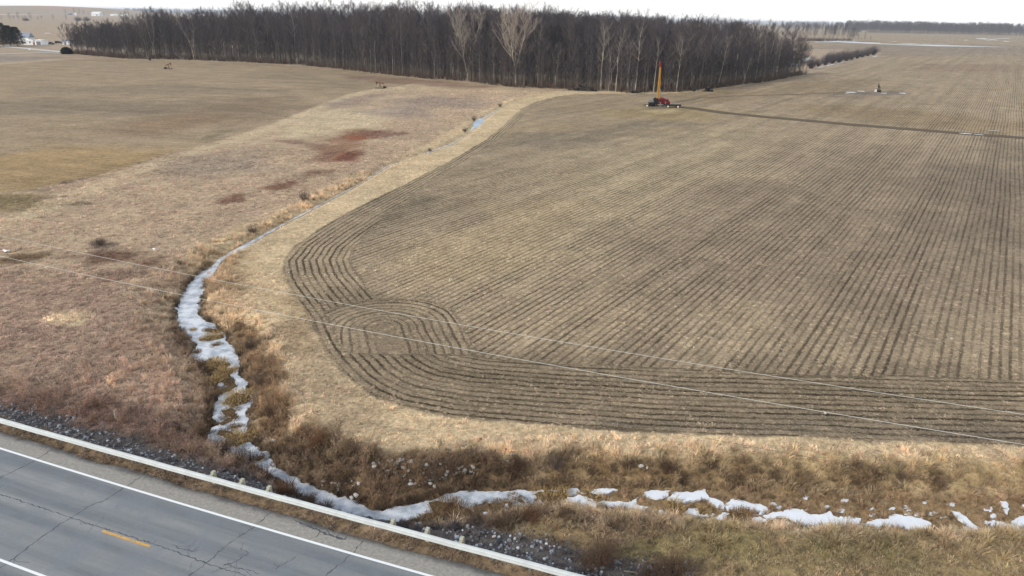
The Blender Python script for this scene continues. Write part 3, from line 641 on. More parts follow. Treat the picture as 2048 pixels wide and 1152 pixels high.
# ------------------------------------------------------------------ scatter (countless small plants and stones): instances carry the ground's own tone
def source(name, V, F, mat):                 # mesh used by the scatters, not itself in the scene
    me = bpy.data.meshes.new(name); me.from_pydata([tuple(v) for v in V], [], F); me.materials.append(mat)
    return bpy.data.objects.new(name, me)
def scatter(name, P, sc, rot, idx, tonec, sources, label, cat, tilt=None):
    me = bpy.data.meshes.new(name); me.vertices.add(len(P)); me.vertices.foreach_set('co', np.asarray(P, np.float32).ravel())
    def fa(nm, ty, arr, key='value'):
        a = me.attributes.new(nm, ty, 'POINT'); a.data.foreach_set(key, np.ascontiguousarray(arr).ravel())
    fa('sc', 'FLOAT', np.asarray(sc, np.float32)); fa('idx', 'INT', np.asarray(idx, np.int32))
    rv = np.zeros((len(P), 3), np.float32); rv[:, 2] = rot
    if tilt is not None: rv[:, :2] = tilt
    fa('rv', 'FLOAT_VECTOR', rv, 'vector')
    if tonec is not None: fa('itone', 'FLOAT_VECTOR', np.asarray(tonec, np.float32), 'vector')
    o = bpy.data.objects.new(name, me); C.objects.link(o); tag(o, label, cat, None, 'stuff')
    g = bpy.data.node_groups.new(name, 'GeometryNodeTree')
    g.interface.new_socket('Geometry', in_out='INPUT', socket_type='NodeSocketGeometry'); g.interface.new_socket('Geometry', in_out='OUTPUT', socket_type='NodeSocketGeometry')
    gi = g.nodes.new('NodeGroupInput'); go = g.nodes.new('NodeGroupOutput'); ip = g.nodes.new('GeometryNodeInstanceOnPoints')
    m2p = g.nodes.new('GeometryNodeMeshToPoints'); g.links.new(gi.outputs[0], m2p.inputs[0]); g.links.new(m2p.outputs[0], ip.inputs['Points'])
    jn = g.nodes.new('GeometryNodeJoinGeometry')
    for s_ in reversed(sources):
        oi = g.nodes.new('GeometryNodeObjectInfo'); oi.transform_space = 'ORIGINAL'; oi.inputs['Object'].default_value = s_; oi.inputs['As Instance'].default_value = True
        g.links.new(oi.outputs['Geometry'], jn.inputs[0])
    g.links.new(jn.outputs[0], ip.inputs['Instance']); ip.inputs['Pick Instance'].default_value = True
    def na(nm, ty):
        a = g.nodes.new('GeometryNodeInputNamedAttribute'); a.data_type = ty; a.inputs[0].default_value = nm; return a.outputs[0]
    g.links.new(na('idx', 'INT'), ip.inputs['Instance Index']); g.links.new(na('sc', 'FLOAT'), ip.inputs['Scale'])
    e2 = g.nodes.new('FunctionNodeEulerToRotation'); g.links.new(na('rv', 'FLOAT_VECTOR'), e2.inputs[0]); g.links.new(e2.outputs[0], ip.inputs['Rotation'])
    g.links.new(ip.outputs[0], go.inputs[0])
    md = o.modifiers.new('scatter', 'NODES'); md.node_group = g
    return o
def blades(seed, nb, h, spread, wd, lean=.5, flop=.0):
    r = random.Random(seed); V = []; F = []
    for i in range(nb):
        a = r.uniform(0, 6.283); rr = spread*math.sqrt(r.random())*.6; bx = math.cos(a)*rr; by = math.sin(a)*rr
        a2 = a+r.uniform(-.9, .9); L = h*r.uniform(.55, 1.1); ln = L*r.uniform(.15, lean+.25); hh = L*(1-flop*r.random())
        wx = -math.sin(a2)*wd*r.uniform(.6, 1.3)/2; wy = math.cos(a2)*wd/2
        th = r.uniform(0, 6.283); wx, wy = math.cos(th)*wd/2, math.sin(th)*wd/2
        n0 = len(V); mx = bx+math.cos(a2)*ln*.35; my = by+math.sin(a2)*ln*.35; tx = bx+math.cos(a2)*ln; ty = by+math.sin(a2)*ln
        V += [(bx-wx, by-wy, -.03), (bx+wx, by+wy, -.03), (mx-wx*.8, my-wy*.8, hh*.6), (mx+wx*.8, my+wy*.8, hh*.6), (tx, ty, hh*(.9 if flop < .5 else .55))]
        F += [(n0, n0+1, n0+3, n0+2), (n0+2, n0+3, n0+4)]
    return V, F
def veg_mat(name, mult=1.0, tint=(1, 1, 1), var=.3, sc=7.):
    m, n, b = new_mat(name); a = N(n, 'ShaderNodeAttribute', attribute_name='itone'); a.attribute_type = 'INSTANCER'
    g_ = N(n, 'ShaderNodeNewGeometry'); f = noise_n(n, g_.outputs['Position'], sc, 3, .7)
    v = maprange(n, f, .3, .7, mult*(1-var), mult*(1+var)); cx = N(n, 'ShaderNodeCombineXYZ')
    for i in range(3): n.links.new(math_n(n, 'MULTIPLY', v, tint[i]), cx.inputs[i])
    n.links.new(mix_c(n, 1., a.outputs['Color'], cx.outputs[0], 'MULTIPLY'), b.inputs['Base Color'])
    b.inputs['Roughness'].default_value = .9; b.inputs['Specular IOR Level'].default_value = .1
    # dry blades let some light through
    tr = N(n, 'ShaderNodeBsdfTranslucent'); n.links.new(b.inputs['Base Color'].links[0].from_socket, tr.inputs[0])
    mx = N(n, 'ShaderNodeMixShader'); mx.inputs[0].default_value = .22; out = n.nodes['Material Output']
    n.links.new(b.outputs[0], mx.inputs[1]); n.links.new(tr.outputs[0], mx.inputs[2]); n.links.new(mx.outputs[0], out.inputs[0])
    return m
def in_view(x, y, mar=6.):                     # what the photo and a step to the side could see
    w_ = y*math.cos(PITCH)+CAMH*math.sin(PITCH)
    return (np.abs(x) < w_*.78+mar) & (y > 25)
def pts_dens(x0, x1, y0, y1, dens, seed):
    r = np.random.default_rng(seed); n_ = int((x1-x0)*(y1-y0)*dens); x = r.uniform(x0, x1, n_); y = r.uniform(y0, y1, n_)
    m = in_view(x, y); return x[m], y[m], r
m_grass = veg_mat('dry_grass', 1.6, (1, 1.0, 1.06)); m_straw = veg_mat('straw', 1.0, (1, 1, 1), .2); m_weed = veg_mat('dry_weeds', 1.4)
GR = [source('grass_tuft', *blades(i, 26, .30, .30, .028, .7, .5), m_grass) for i in range(5)]
m_tall = veg_mat('tall_dry_grass', 1.35, (1, 1.0, 1.08)); TG = [source('tall_grass', *blades(20+i, 46, .75, .30, .03, .55, .3), m_tall) for i in range(4)]
def weedy(seed, h=1.0, nst=9):
    r = random.Random(seed); V = []; F = []
    def tri(p, q, wd):
        a = r.uniform(0, 6.28); wx = math.cos(a)*wd/2; wy = math.sin(a)*wd/2; n0 = len(V)
        V.extend([(p[0]-wx, p[1]-wy, p[2]), (p[0]+wx, p[1]+wy, p[2]), tuple(q)]); F.append((n0, n0+1, n0+2))
    for i in range(nst):
        a = r.uniform(0, 6.28); ln = r.uniform(.1, .45)*h; L = h*r.uniform(.6, 1.1); b0 = Vector((math.cos(a)*.1, math.sin(a)*.1, -.05)); t = Vector((math.cos(a)*ln, math.sin(a)*ln, L))
        tri(b0, t, .03)
        for k in range(9):
            f = r.uniform(.25, 1); p = b0.lerp(t, f); a2 = r.uniform(0, 6.28); l2 = r.uniform(.12, .35)*h
            q = p+Vector((math.cos(a2)*l2*.7, math.sin(a2)*l2*.7, l2*.7)); tri(p, q, .02)
            for j in range(2):
                p2 = p.lerp(q, r.uniform(.4, 1)); a3 = r.uniform(0, 6.28); tri(p2, p2+Vector((math.cos(a3), math.sin(a3), r.uniform(-.2, 1)))*l2*.4, .035)
    return V, F
WD = [source('weed', *weedy(40+i), m_weed) for i in range(5)]
def straws(seed, nn, spread):
    r = random.Random(seed); V = []; F = []
    for i in range(nn):
        x = r.gauss(0, spread); y = r.gauss(0, spread); a = r.uniform(0, 6.28); L = r.uniform(.1, .42); wd = r.uniform(.02, .045)
        dx, dy = math.cos(a)*L/2, math.sin(a)*L/2; ox, oy = -math.sin(a)*wd/2, math.cos(a)*wd/2; z0 = r.uniform(.02, .1); z1 = r.uniform(.02, .13); n0 = len(V)
        V += [(x-dx-ox, y-dy-oy, z0), (x-dx+ox, y-dy+oy, z0+.012), (x+dx+ox, y+dy+oy, z1+.012), (x+dx-ox, y+dy-oy, z1)]; F.append((n0, n0+1, n0+2, n0+3))
    return V, F
ST = [source('straw', *straws(60+i, 9, .15), m_straw) for i in range(6)]

def grass_field(name, dens, box, scr, srcs, seed, label, cat, cond, var=.28, tint=(1, 1, 1), tiltr=.15):
    x, y, r = pts_dens(*box, dens, seed); cc_, iA, iB, a, rip = tone(x, y)
    v = road_v(x, y); ch = sdf_near(x, y, CHAN, 6); up = np.full(x.shape, 9.); m = (y > 40) & (y < 330); up[m] = seg_dist(x[m], y[m], UPP, False, UPW)
    ok = cond(x, y, iA, iB, a, v, ch, up, r)
    x, y, cc_ = x[ok], y[ok], cc_[ok]; n_ = len(x); z = height(x, y)
    br = np.clip(r.normal(1, var, n_), .4, 1.9); cl = .82+.36*fbm(x, y, 1.6, 77, 3)
    hue = 1+r.normal(0, .022, (n_, 3)); cg = cc_.mean(1, keepdims=True); tc = (cg+(cc_-cg)*.8)*br[:, None]*cl[:, None]*hue*np.array(tint)
    sc = r.uniform(scr[0], scr[1], n_)*(.7+.6*fbm(x, y, 4, 78, 2))*np.where((a[ok] > -7.5) & (ch[ok] < -4), .62, 1.)
    return scatter(name, np.stack([x, y, z], 1), sc, r.uniform(0, 6.283, n_), r.integers(0, len(srcs), n_), np.clip(tc, .01, .9), srcs, label, cat, r.normal(0, tiltr, (n_, 2)))
dry = lambda iA, iB: (iA < .35) & (iB < .5)
mow = lambda x, y, a: (a < 0) & (a > -7.9)
nearroad = lambda v: (v > 1.35)
grass_field('meadow_grass', 8.5, (-62, 50, 25, 74), (.6, 1.35), GR, 1, 'short dry grass covering the meadow and the ditch sides', 'grass',
            lambda x, y, iA, iB, a, v, ch, up, r: dry(iA, iB) & nearroad(v) & (ch < -.1) & (up > .2) & ~((v > 2.6) & (v < 4.6) & (r.random(len(x)) < .8)), .24)
grass_field('rough_grass', 3.4, (-110, 60, 70, 150), (.8, 1.5), GR, 2, 'rough dry grass of the further meadow', 'grass',
            lambda x, y, iA, iB, a, v, ch, up, r: dry(iA, iB) & (y > 72) & (ch < -.2) & (up > .5) & (r.random(len(x)) < np.where(a > -8, .4, 1)), .18)
grass_field('far_grass', .9, (-190, 90, 145, 290), (1.2, 2.0), GR, 3, 'pale grass tufts by the far stream', 'grass',
            lambda x, y, iA, iB, a, v, ch, up, r: dry(iA, iB) & (up > .8) & (r.random(len(x)) < np.where(a > -9, .2, .8)), .12)
def bankcond(x, y, iA, iB, a, v, ch, up, r):
    u2 = np.full(x.shape, 9.); m_ = (y > 40) & (y < 330); u2[m_] = seg_dist(x[m_], y[m_], UPP+np.array([.7, -.7]), False, UPW); pr = sstep(-4.5, -1.0, ch)*.9+sstep(3.5, 1.2, up)*.6*(u2 > up)
    return dry(iA, iB) & (v > 4.2) & (ch < .1) & (up > .15) & (r.random(len(x)) < pr)
grass_field('bank_grass', 4.2, (-60, 50, 25, 130), (.55, 1.15), TG, 4, 'tall bent dry grass along the frozen ditch', 'grass', bankcond, .24, (1.12, 1.1, 1.02), .3)
def islecond(x, y, iA, iB, a, v, ch, up, r):
    return (ch > -.4) & ~ICEM(x, y)
ICE_W = [ats(o, ZI) for o in ICE]
def ICEM(x, y, mar=-.03):
    k = np.zeros(x.shape, bool)
    for o in ICE_W: k |= sdf_near(x, y, o, 2) > -mar
    return k
grass_field('ditch_grass', 6.5, (-60, 50, 25, 80), (.3, .7), TG, 5, 'matted straw coloured grass between the snow patches of the ditch', 'grass', islecond, .25, (1.3, 1.27, 1.18), .5)
def weedcond(x, y, iA, iB, a, v, ch, up, r):
    p = np.zeros(x.shape)
    for o, c in BANK_W: p = np.maximum(p, sstep(-.6, .6, sdf_near(x, y, o, 3)))
    p = np.maximum(p*np.where((x < 2), .75, .4), .75*sstep(8.2, 5.2, v)*sstep(-14, -18, x)*(v > 4.4))
    p = np.maximum(p, .5*sstep(7.5, 5., v)*(x > 2)*(v > 4.4))
    return dry(iA, iB) & (ch < 0) & (v > 4.2) & (r.random(len(x)) < p)
grass_field('bank_weeds', 1.7, (-60, 50, 25, 75), (.6, 1.3), WD, 6, 'dark brown dead weeds on the steep ditch banks', 'weeds', weedcond, .3, (1.1, 1.05, 1.0))
def meadweed(x, y, iA, iB, a, v, ch, up, r):
    n = fbm(x, y, 5, 81, 3)
    return dry(iA, iB) & (ch < -.5) & (v > 5) & (a < -12) & (x < -14) & (r.random(len(x)) < .25+.9*(n > .55))
grass_field('meadow_weeds', 1.6, (-75, -10, 36, 95), (.35, .8), WD, 7, 'reddish brown weeds standing all over the left meadow', 'weeds', meadweed, .3, (1.2, 1.1, 1.04))
def straw_ok(x, y, iA, iB, a, v, ch, up, r):
    rw_, al_, am_ = rows(x, y, iA, iB, a); return (iA > .5) & ((np.sin(rw_*2*math.pi/.76) < .0) | (r.random(len(x)) < .05))
grass_field('crop_residue', 6, (-32, 56, 38, 84), (.8, 1.3), ST, 8, 'broken corn stalks littering the harvested field', 'straw',
            straw_ok, .3, (1.75, 1.72, 1.66), .05)
grass_field('stubble_litter', 2.6, (-32, 100, 84, 135), (1.0, 1.5), ST, 9, 'pale stalk litter over the middle of the harvested field', 'straw',
            straw_ok, .3, (1.5, 1.48, 1.44), .05)
# riprap
m_rip = veg_mat('broken_stone', 1.0, (1, 1, 1), .25, 9)
def stone(seed, fl=.7):
    r = random.Random(seed); bm = bmesh.new(); bmesh.ops.create_icosphere(bm, subdivisions=1, radius=.5)
    ax = (r.uniform(.7, 1.2), r.uniform(.6, 1.), fl*r.uniform(.7, 1.1))
    for v_ in bm.verts: v_.co = Vector((v_.co.x*ax[0], v_.co.y*ax[1], v_.co.z*ax[2]))*r.uniform(.75, 1.15)
    bm.verts.index_update(); V = [tuple(v_.co) for v_ in bm.verts]; F = [tuple(v_.index for v_ in f.verts) for f in bm.faces]; bm.free(); return V, F
RK = [source('stone', *stone(80+i), m_rip) for i in range(6)]
x, y, r_ = pts_dens(-70, 30, 20, 60, 16, 30); v = road_v(x, y); ch = sdf_near(x, y, CHAN, 6)
ex = .5*sstep(-6, -1, x); pr = sstep(2.5, 3.0, v)*sstep(5.4+ex, 4.4+ex, v+(fbm(x, y, 2, 90, 3)-.5)*2.4)*(.35+.9*fbm(x, y, 1.5, 92, 2))
k = (r_.random(len(x)) < pr) & (ch < .2); x, y = x[k], y[k]; n_ = len(x)
bb = np.clip(r_.lognormal(-1.35, .55, n_), .05, .75); rc = bb[:, None]*np.array([[.92, .98, 1.08]])
scatter('riprap', np.stack([x, y, height(x, y)+.03], 1), np.clip(r_.lognormal(-1.7, .4, n_), .1, .5), r_.uniform(0, 6.28, n_), r_.integers(0, 6, n_), rc, RK, 'grey broken stone riprap along the guardrail slope', 'stones', r_.normal(0, .5, (n_, 2)))

# ------------------------------------------------------------------ guardrail
m_rail = simple('weathered_rail', lin(192, 197, 197), .1, 1.5, .55, .0, .0, .4); m_post = simple('galvanised_post', lin(120, 126, 128), .15, 4, .6, .2)
m_wpost = simple('pale_weathered_wood', lin(168, 166, 150), .16, 6, .85, 0, .3); m_wdark = simple('grey_wood', lin(104, 102, 96), .2, 5, .9, 0, .3)
gr_ = empty('guardrail', (-12, 33, ZR)); tag(gr_, 'long pale metal guardrail on posts along the far edge of the road', 'guardrail')
prof = [(-.01, -.155), (.055, -.13), (.085, -.10), (.085, -.065), (.02, -.025), (.02, .025), (.085, .065), (.085, .10), (.055, .13), (-.01, .155), (-.10, .158), (-.10, .145), (-.03, .14), (-.012, .02), (-.012, -.02), (-.03, -.14)]
xs_ = np.arange(-130, 110, .97); V = []; F = []
for i, x in enumerate(xs_):
    y = float(curve_y(PR, x)); sg = .012*math.sin(x*1.7)*math.sin(x*.63)
    for (o, z) in prof: V.append((x-ND[0]*o+12, y-ND[1]*o-33, .56+z*1.12+sg))
    kk = len(prof)
    if i:
        for j in range(kk): F.append(((i-1)*kk+j, i*kk+j, i*kk+(j+1) % kk, (i-1)*kk+(j+1) % kk))
mesh_np('rail', V, F, m_rail, gr_)
x = -80.
post_px = [20, 68, 116, 161, 209, 258, 308, 361]; tall_px = [419, 477, 531, 780, 849, 918]; right_px = [984, 1058, 1130]
def rail_x(px):                                # where along the rail a given column of the photo meets it
    lo, hi = -60., 20.
    for _ in range(50):
        m = (lo+hi)/2; p = np.array([m, float(curve_y(PR, m)), ZR+.4-CAMH]); X_ = 1024+FPX*(p@_X)/(p@_f)
        if X_ < px: lo = m
        else: hi = m
    return lo
xsn = [rail_x(p) for p in post_px]
xsn = [xsn[0]-1.8*k for k in range(1, 24)]+xsn+[rail_x(p) for p in right_px]
xl = xsn[-1]; xsn += [xl+1.8*k for k in range(1, 14)]
for x in xsn:
    y = float(curve_y(PR, x)); b_ = MB()
    b_.box((x+ND[0]*.24+12, y+ND[1]*.24-33, .20), (.11, .15, 1.1), -TH)
    po = b_.build('post', m_post, gr_)
    bl = MB(); bl.box((x+ND[0]*.135+12, y+ND[1]*.135-33, .56), (.13, .06, .34), -TH); bl.build('spacer_block', m_wdark, po)
for x in [rail_x(p) for p in tall_px]:
    y = float(curve_y(PR, x)); b_ = MB(); c_ = (x+ND[0]*.40+12, y+ND[1]*.40-33)
    b_.box((c_[0], c_[1], .26), (.24, .26, 1.2), -TH, 0, 0, .9)
    po = b_.build('wooden_post', m_wpost, gr_, .02); tag(po, 'thick pale timber post behind the rail')
    bl = MB(); bl.box((x+ND[0]*.19+12, y+ND[1]*.19-33, .56), (.2, .14, .34), -TH); bl.build('spacer_block', m_wpost, po)

# ------------------------------------------------------------------ overhead wires and one thin dark line, parallel to the road
m_wire = simple('bare_wire', lin(206, 206, 200), .05, 1, .5, .0); m_dline = simple('dark_line', lin(70, 70, 72), .1, 1, .6)
def wire(p0, p1, z0, mid, label, rad, mat):
    a = at(*p0, z0); c_ = at(*p1, z0); d = (c_-a)/np.hypot(*(c_-a)); L = np.hypot(*(c_-a)); V = []; F = []; k = 0; nn = np.array([-d[1], d[0]])
    ts = np.linspace(-55, L+55, 90)
    for t in ts:
        p = a+d*t; q = (t/L-.5)*2; z = z0-mid*(1-q*q)
        for s_ in range(6): an = s_*math.pi/3; V.append((p[0]+nn[0]*math.cos(an)*rad, p[1]+nn[1]*math.cos(an)*rad, z+math.sin(an)*rad))
        if k:
            for s_ in range(6): F.append((6*k-6+s_, 6*k-6+(s_+1) % 6, 6*k+(s_+1) % 6, 6*k+s_))
        k += 1
    o = mesh_np('power_line', V, F, mat, None, True); tag(o, label, 'wire')
wire((120, 497), (2048, 829), 10.2, .5, 'upper pale overhead wire crossing the whole field above the round tillage loop', .0105, m_wire)
wire((30, 519), (2048, 889), 10.0, .5, 'lower pale overhead wire crossing nearer the road than the other one', .0115, m_wire)
wire((1300, 856), (1720, 933), 8.0, .0, 'thin dark line running over the grass bank above the snow patches', .006, m_dline)  # dark line drawn as a thin straight tube, lower than the pale wires

# ------------------------------------------------------------------ bare trees
m_bark = simple('grey_bark', lin(112, 105, 98), .3, 1.5, .95); m_barkp = simple('pale_bark', lin(172, 164, 148), .18, 1.2, .95)
def twig_mat(name, c1, c2):
    m, n, b = new_mat(name); oi = N(n, 'ShaderNodeObjectInfo')
    n.links.new(mix_c(n, oi.outputs['Random'], c1, c2), b.inputs['Base Color']); b.inputs['Roughness'].default_value = .95; b.inputs['Specular IOR Level'].default_value = .08; return m
m_twig = twig_mat('grey_twigs', lin(74, 72, 79), lin(92, 84, 84)); m_twigp = twig_mat('pale_twigs', lin(164, 152, 142), lin(150, 142, 136)); m_twigd = twig_mat('brown_twigs', lin(88, 80, 80), lin(98, 92, 96)); m_twigm = twig_mat('mid_grey_twigs', lin(122, 114, 110), lin(104, 98, 98)); m_brush = twig_mat('brush_twigs', lin(112, 92, 80), lin(96, 88, 82))
def tree_parts(seed, H, base, spread, nlimb=13, nsub=5, ntw=9, stems=1, r0=.26, up=.9, twl=1.3, tww=.045, fork=None):
    """returns (trunk verts, faces), (crown verts, faces): a real branching skeleton"""
    r = random.Random(seed); TV = []; TF = []; CV = []; CF = []
    def tube(V, F, pts, ra, rb, k):
        n0 = len(V); m = len(pts)
        for i, p in enumerate(pts):
            d = (pts[min(i+1, m-1)]-pts[max(i-1, 0)]).normalized(); q = d.to_track_quat('Z', 'Y'); ri = ra+(rb-ra)*(i/(m-1))
            for j in range(k): V.append(tuple(p+q @ Vector((math.cos(2*math.pi*j/k)*ri, math.sin(2*math.pi*j/k)*ri, 0))))
        for i in range(m-1):
            for j in range(k): F.append((n0+i*k+j, n0+i*k+(j+1) % k, n0+(i+1)*k+(j+1) % k, n0+(i+1)*k+j))
    def twigs(p, d, L, cnt):
        for _ in range(cnt):
            dd = (d*.7+Vector((r.gauss(0, .55), r.gauss(0, .55), r.gauss(.35, .45)))).normalized(); l_ = L*r.uniform(.5, 1.2); q = p+dd*l_
            a = Vector((r.gauss(0, 1), r.gauss(0, 1), r.gauss(0, 1))).cross(dd)
            a = a.normalized()*tww/2 if a.length > 1e-4 else Vector((tww/2, 0, 0)); n0 = len(CV); CV.extend([tuple(p-a), tuple(p+a), tuple(q)]); CF.append((n0, n0+1, n0+2))
            for k in range(2):
                p2 = p.lerp(q, r.uniform(.3, .9)); q2 = p2+(dd+Vector((r.gauss(0, .6), r.gauss(0, .6), r.gauss(.2, .4)))).normalized()*l_*.45
                n0 = len(CV); CV.extend([tuple(p2-a*.7), tuple(p2+a*.7), tuple(q2)]); CF.append((n0, n0+1, n0+2))
    for st in range(stems):
        ang = r.uniform(0, 6.28) if stems == 1 else 2*math.pi*st/stems+r.uniform(-.4, .4); lean = (0.02 if stems == 1 else r.uniform(.12, .28))*H
        hh = H*(1 if stems == 1 else r.uniform(.88, 1.)); pts = []
        f0 = fork or .0
        for i in range(9):
            t = i/8; k = max(0, (t-f0)/(1-f0)) if stems > 1 else t
            pts.append(Vector((math.cos(ang)*lean*k**.8+r.gauss(0, .012)*H*t, math.sin(ang)*lean*k**.8+r.gauss(0, .012)*H*t, hh*t-.3*(t == 0))))
        rr = r0 if stems == 1 else r0*.72
        tube(TV, TF, pts, rr, rr*.14, 6)
        for li in range(nlimb):
            t = base+(1-base)*(li+r.random())/nlimb*.97; fi = t*8; i0 = min(7, int(fi)); p0 = pts[i0].lerp(pts[i0+1], fi-i0)
            a = li*2.4+r.uniform(-.5, .5); rel = (t-base)/(1-base); L = spread*(.55+.65*math.sin(math.pi*min(1, rel*.7+.2)))*r.uniform(.7, 1.2)
            d = Vector((math.cos(a), math.sin(a), up*(.55+.55*rel))).normalized(); lp = [p0]
            for s_ in range(4): d = (d+Vector((r.gauss(0, .1), r.gauss(0, .1), .16))).normalized(); lp.append(lp[-1]+d*L/4)
            rl = max(.03, rr*(1-t)*.55+.03); tube(TV, TF, lp, rl, .02, 4)
            for sb in range(nsub):
                f = .25+.75*(sb+r.random())/nsub; j = min(3, int(f*4)); q0 = lp[j].lerp(lp[j+1], f*4-j)
                d2 = (d*.5+Vector((r.gauss(0, .6), r.gauss(0, .6), r.uniform(.1, .8)))).normalized(); L2 = L*r.uniform(.25, .5); q1 = q0+d2*L2*.5; d3 = (d2+Vector((0, 0, .25))).normalized(); q2 = q1+d3*L2*.5
                tube(CV, CF, [q0, q1, q2], .035, .012, 3)
                for w_ in range(3): twigs(q0.lerp(q2, .35+.3*w_), d3, twl, max(1, ntw//3))
    return (TV, TF), (CV, CF)
TREES = {}
def proto(key, bark, twig, **k):
    (TV, TF), (CV, CF) = tree_parts(**k); me1 = bpy.data.meshes.new('trunk'); me1.from_pydata(TV, [], TF); me1.materials.append(bark)
    me2 = bpy.data.meshes.new('crown'); me2.from_pydata(CV, [], CF); me2.materials.append(twig); me1.polygons.foreach_set('use_smooth', [True]*len(me1.polygons))
    n0 = len(TV); me3 = bpy.data.meshes.new('tree'); me3.from_pydata(TV+CV, [], TF+[tuple(i+n0 for i in f) for f in CF]); me3.materials.append(bark); me3.materials.append(twig)
    me3.polygons.foreach_set('material_index', [0]*len(TF)+[1]*len(CF)); TREES[key] = (me1, me2, bpy.data.objects.new(key, me3), k['H'])
for i in range(5): proto('slender%d' % i, m_bark, m_twig if i % 2 else m_twigd, seed=100+i, H=26, base=(.30, .46, .36, .52, .4)[i], spread=(4.2, 3.6, 4.6, 3.8, 4.4)[i], nlimb=15, nsub=6, ntw=15, r0=.2)
for i in range(2): proto('broad%d' % i, m_bark, m_twig, seed=120+i, H=26, base=.27, spread=5.6, nlimb=16, nsub=7, ntw=15, r0=.28)
for i in range(3): proto('palebark%d' % i, m_barkp, m_twigm, seed=130+i, H=24, base=.45, spread=3.6, nlimb=11, nsub=5, ntw=12, r0=.29)
for i in range(2): proto('forked%d' % i, m_barkp, m_twigm, seed=140+i, H=25, base=.42, spread=3.8, nlimb=9, nsub=5, ntw=10, stems=2, fork=.3, r0=.34)
proto('vase0', m_barkp, m_twigp, seed=152, H=28, base=.36, spread=7.0, nlimb=9, nsub=7, ntw=12, stems=5, fork=.14, r0=.44, twl=1.5, up=1.3, tww=.075)
proto('vase1', m_barkp, m_twigp, seed=157, H=27, base=.34, spread=8.6, nlimb=9, nsub=7, ntw=14, stems=5, fork=.30, r0=.5, twl=1.6, up=1.2, tww=.075)
for i in range(3): proto('sapling%d' % i, m_bark, m_twig, seed=160+i, H=12, base=.25, spread=2.2, nlimb=10, nsub=5, ntw=10, r0=.09, twl=.9)
def shrub_parts(seed, H, rad, nst, tw=.03, ntw=8):
    r = random.Random(seed); V = []; F = []
    for i in range(nst):
        a = r.uniform(0, 6.28); f = r.random()**.5; t = Vector((math.cos(a)*rad*f, math.sin(a)*rad*f, H*math.sqrt(max(.05, 1-f*f*.8))*r.uniform(.7, 1.05))); b0 = Vector((math.cos(a)*rad*.15, math.sin(a)*rad*.15, -.1))
        m_ = b0.lerp(t, .5)+Vector((0, 0, H*.08)); nn = Vector((-math.sin(a), math.cos(a), 0))*tw; n0 = len(V)
        V.extend([tuple(b0-nn), tuple(b0+nn), tuple(m_+nn*.8), tuple(m_-nn*.8), tuple(t)]); F.extend([(n0, n0+1, n0+2, n0+3), (n0+3, n0+2, n0+4)])
        for k in range(ntw):
            p = b0.lerp(t, r.uniform(.25, 1)); l_ = H*r.uniform(.12, .3); q = p+Vector((r.gauss(0, .6), r.gauss(0, .6), r.gauss(.4, .5))).normalized()*l_; a_ = r.uniform(0, 6.28); nn = Vector((math.cos(a_), math.sin(a_), 0))*tw*.5
            n0 = len(V); V.extend([tuple(p-nn), tuple(p+nn), tuple(q)]); F.append((n0, n0+1, n0+2))
            p2 = p.lerp(q, .6); q2 = p2+Vector((r.gauss(0, .6), r.gauss(0, .6), r.gauss(.3, .5))).normalized()*l_*.6; n0 = len(V); V.extend([tuple(p2-nn), tuple(p2+nn), tuple(q2)]); F.append((n0, n0+1, n0+2))
    return V, F
BR = [source('underbrush', *shrub_parts(170+i, 3.0, 1.7, 26, .03, 10), m_brush) for i in range(3)]
def tree(key, x, y, H, label, group=None, rz=None, name='bare_tree', cat='tree', lean=0, wf=1.0):
    t, c_, s_, h0 = TREES[key]; o = empty(name, (x, y, gz(x, y)), random.uniform(0, 6.28) if rz is None else rz, 1)
    k = H/h0; o.scale = (k*wf, k*wf, k); o.rotation_euler[1] = lean; tag(o, label, cat, group)
    for nm, me in (('trunk', t), ('crown', c_)):
        q = bpy.data.objects.new(nm, me); C.objects.link(q); q.parent = o
    return o
# wood edge as it stands on the ground, with the height of the trees along it
WE = [(128, 106), (200, 113), (260, 118), (350, 119), (500, 125), (600, 130), (700, 141), (780, 150), (850, 158), (935, 163), (1000, 172), (1035, 175), (1100, 177), (1180, 181), (1260, 185), (1340, 185), (1400, 181), (1460, 173), (1530, 164), (1575, 156), (1612, 149)]
WH = [17, 21, 25, 27, 29.5, 30.5, 30.5, 30.5, 30, 29, 28, 28, 27, 27, 26.5, 26.5, 26, 26, 25.5, 25, 23]
WP = ats(WE); WL = np.concatenate([[0], np.cumsum(np.hypot(*(np.diff(WP, axis=0).T)))])
def along(s): return np.array([np.interp(s, WL, WP[:, 0]), np.interp(s, WL, WP[:, 1])])
def edge_n(s):
    a = along(max(0, s-12)); b_ = along(min(WL[-1], s+12)); d = (b_-a)/np.hypot(*(b_-a)); return np.array([-d[1], d[0]])
def s_of_px(px): return float(np.interp(px, [p[0] for p in WE], WL))
ZONES = [(240, 'bare tree in the low far left end of the wood', 'bare trees at the low left end of the wood'),
         (430, 'bare tree in the wood behind the far left pumpjack', 'bare trees behind the far left pumpjack'),
         (640, 'tall bare tree between the two left pumpjacks', 'bare trees between the two left pumpjacks'),
         (860, 'tall bare tree behind the middle rusty pumpjack', 'bare trees behind the middle pumpjack'),
         (1080, 'bare tree beside the two great spreading pale trees', 'bare trees around the two spreading pale trees'),
         (1240, 'slim bare tree in the wood near the brush pile', 'bare trees by the brush pile'),
         (1400, 'bare tree directly behind the yellow drilling mast', 'bare trees behind the drilling mast'),
         (1530, 'bare tree of the wood right of the drilling mast', 'bare trees right of the drilling mast'),
         (1700, 'bare tree at the wood corner by the hedge', 'bare trees at the right corner of the wood')]
def px_of(x, y, z=0):
    p = np.array([x, y, z-CAMH]); return 1024+FPX*(p@_X)/(p@_f)
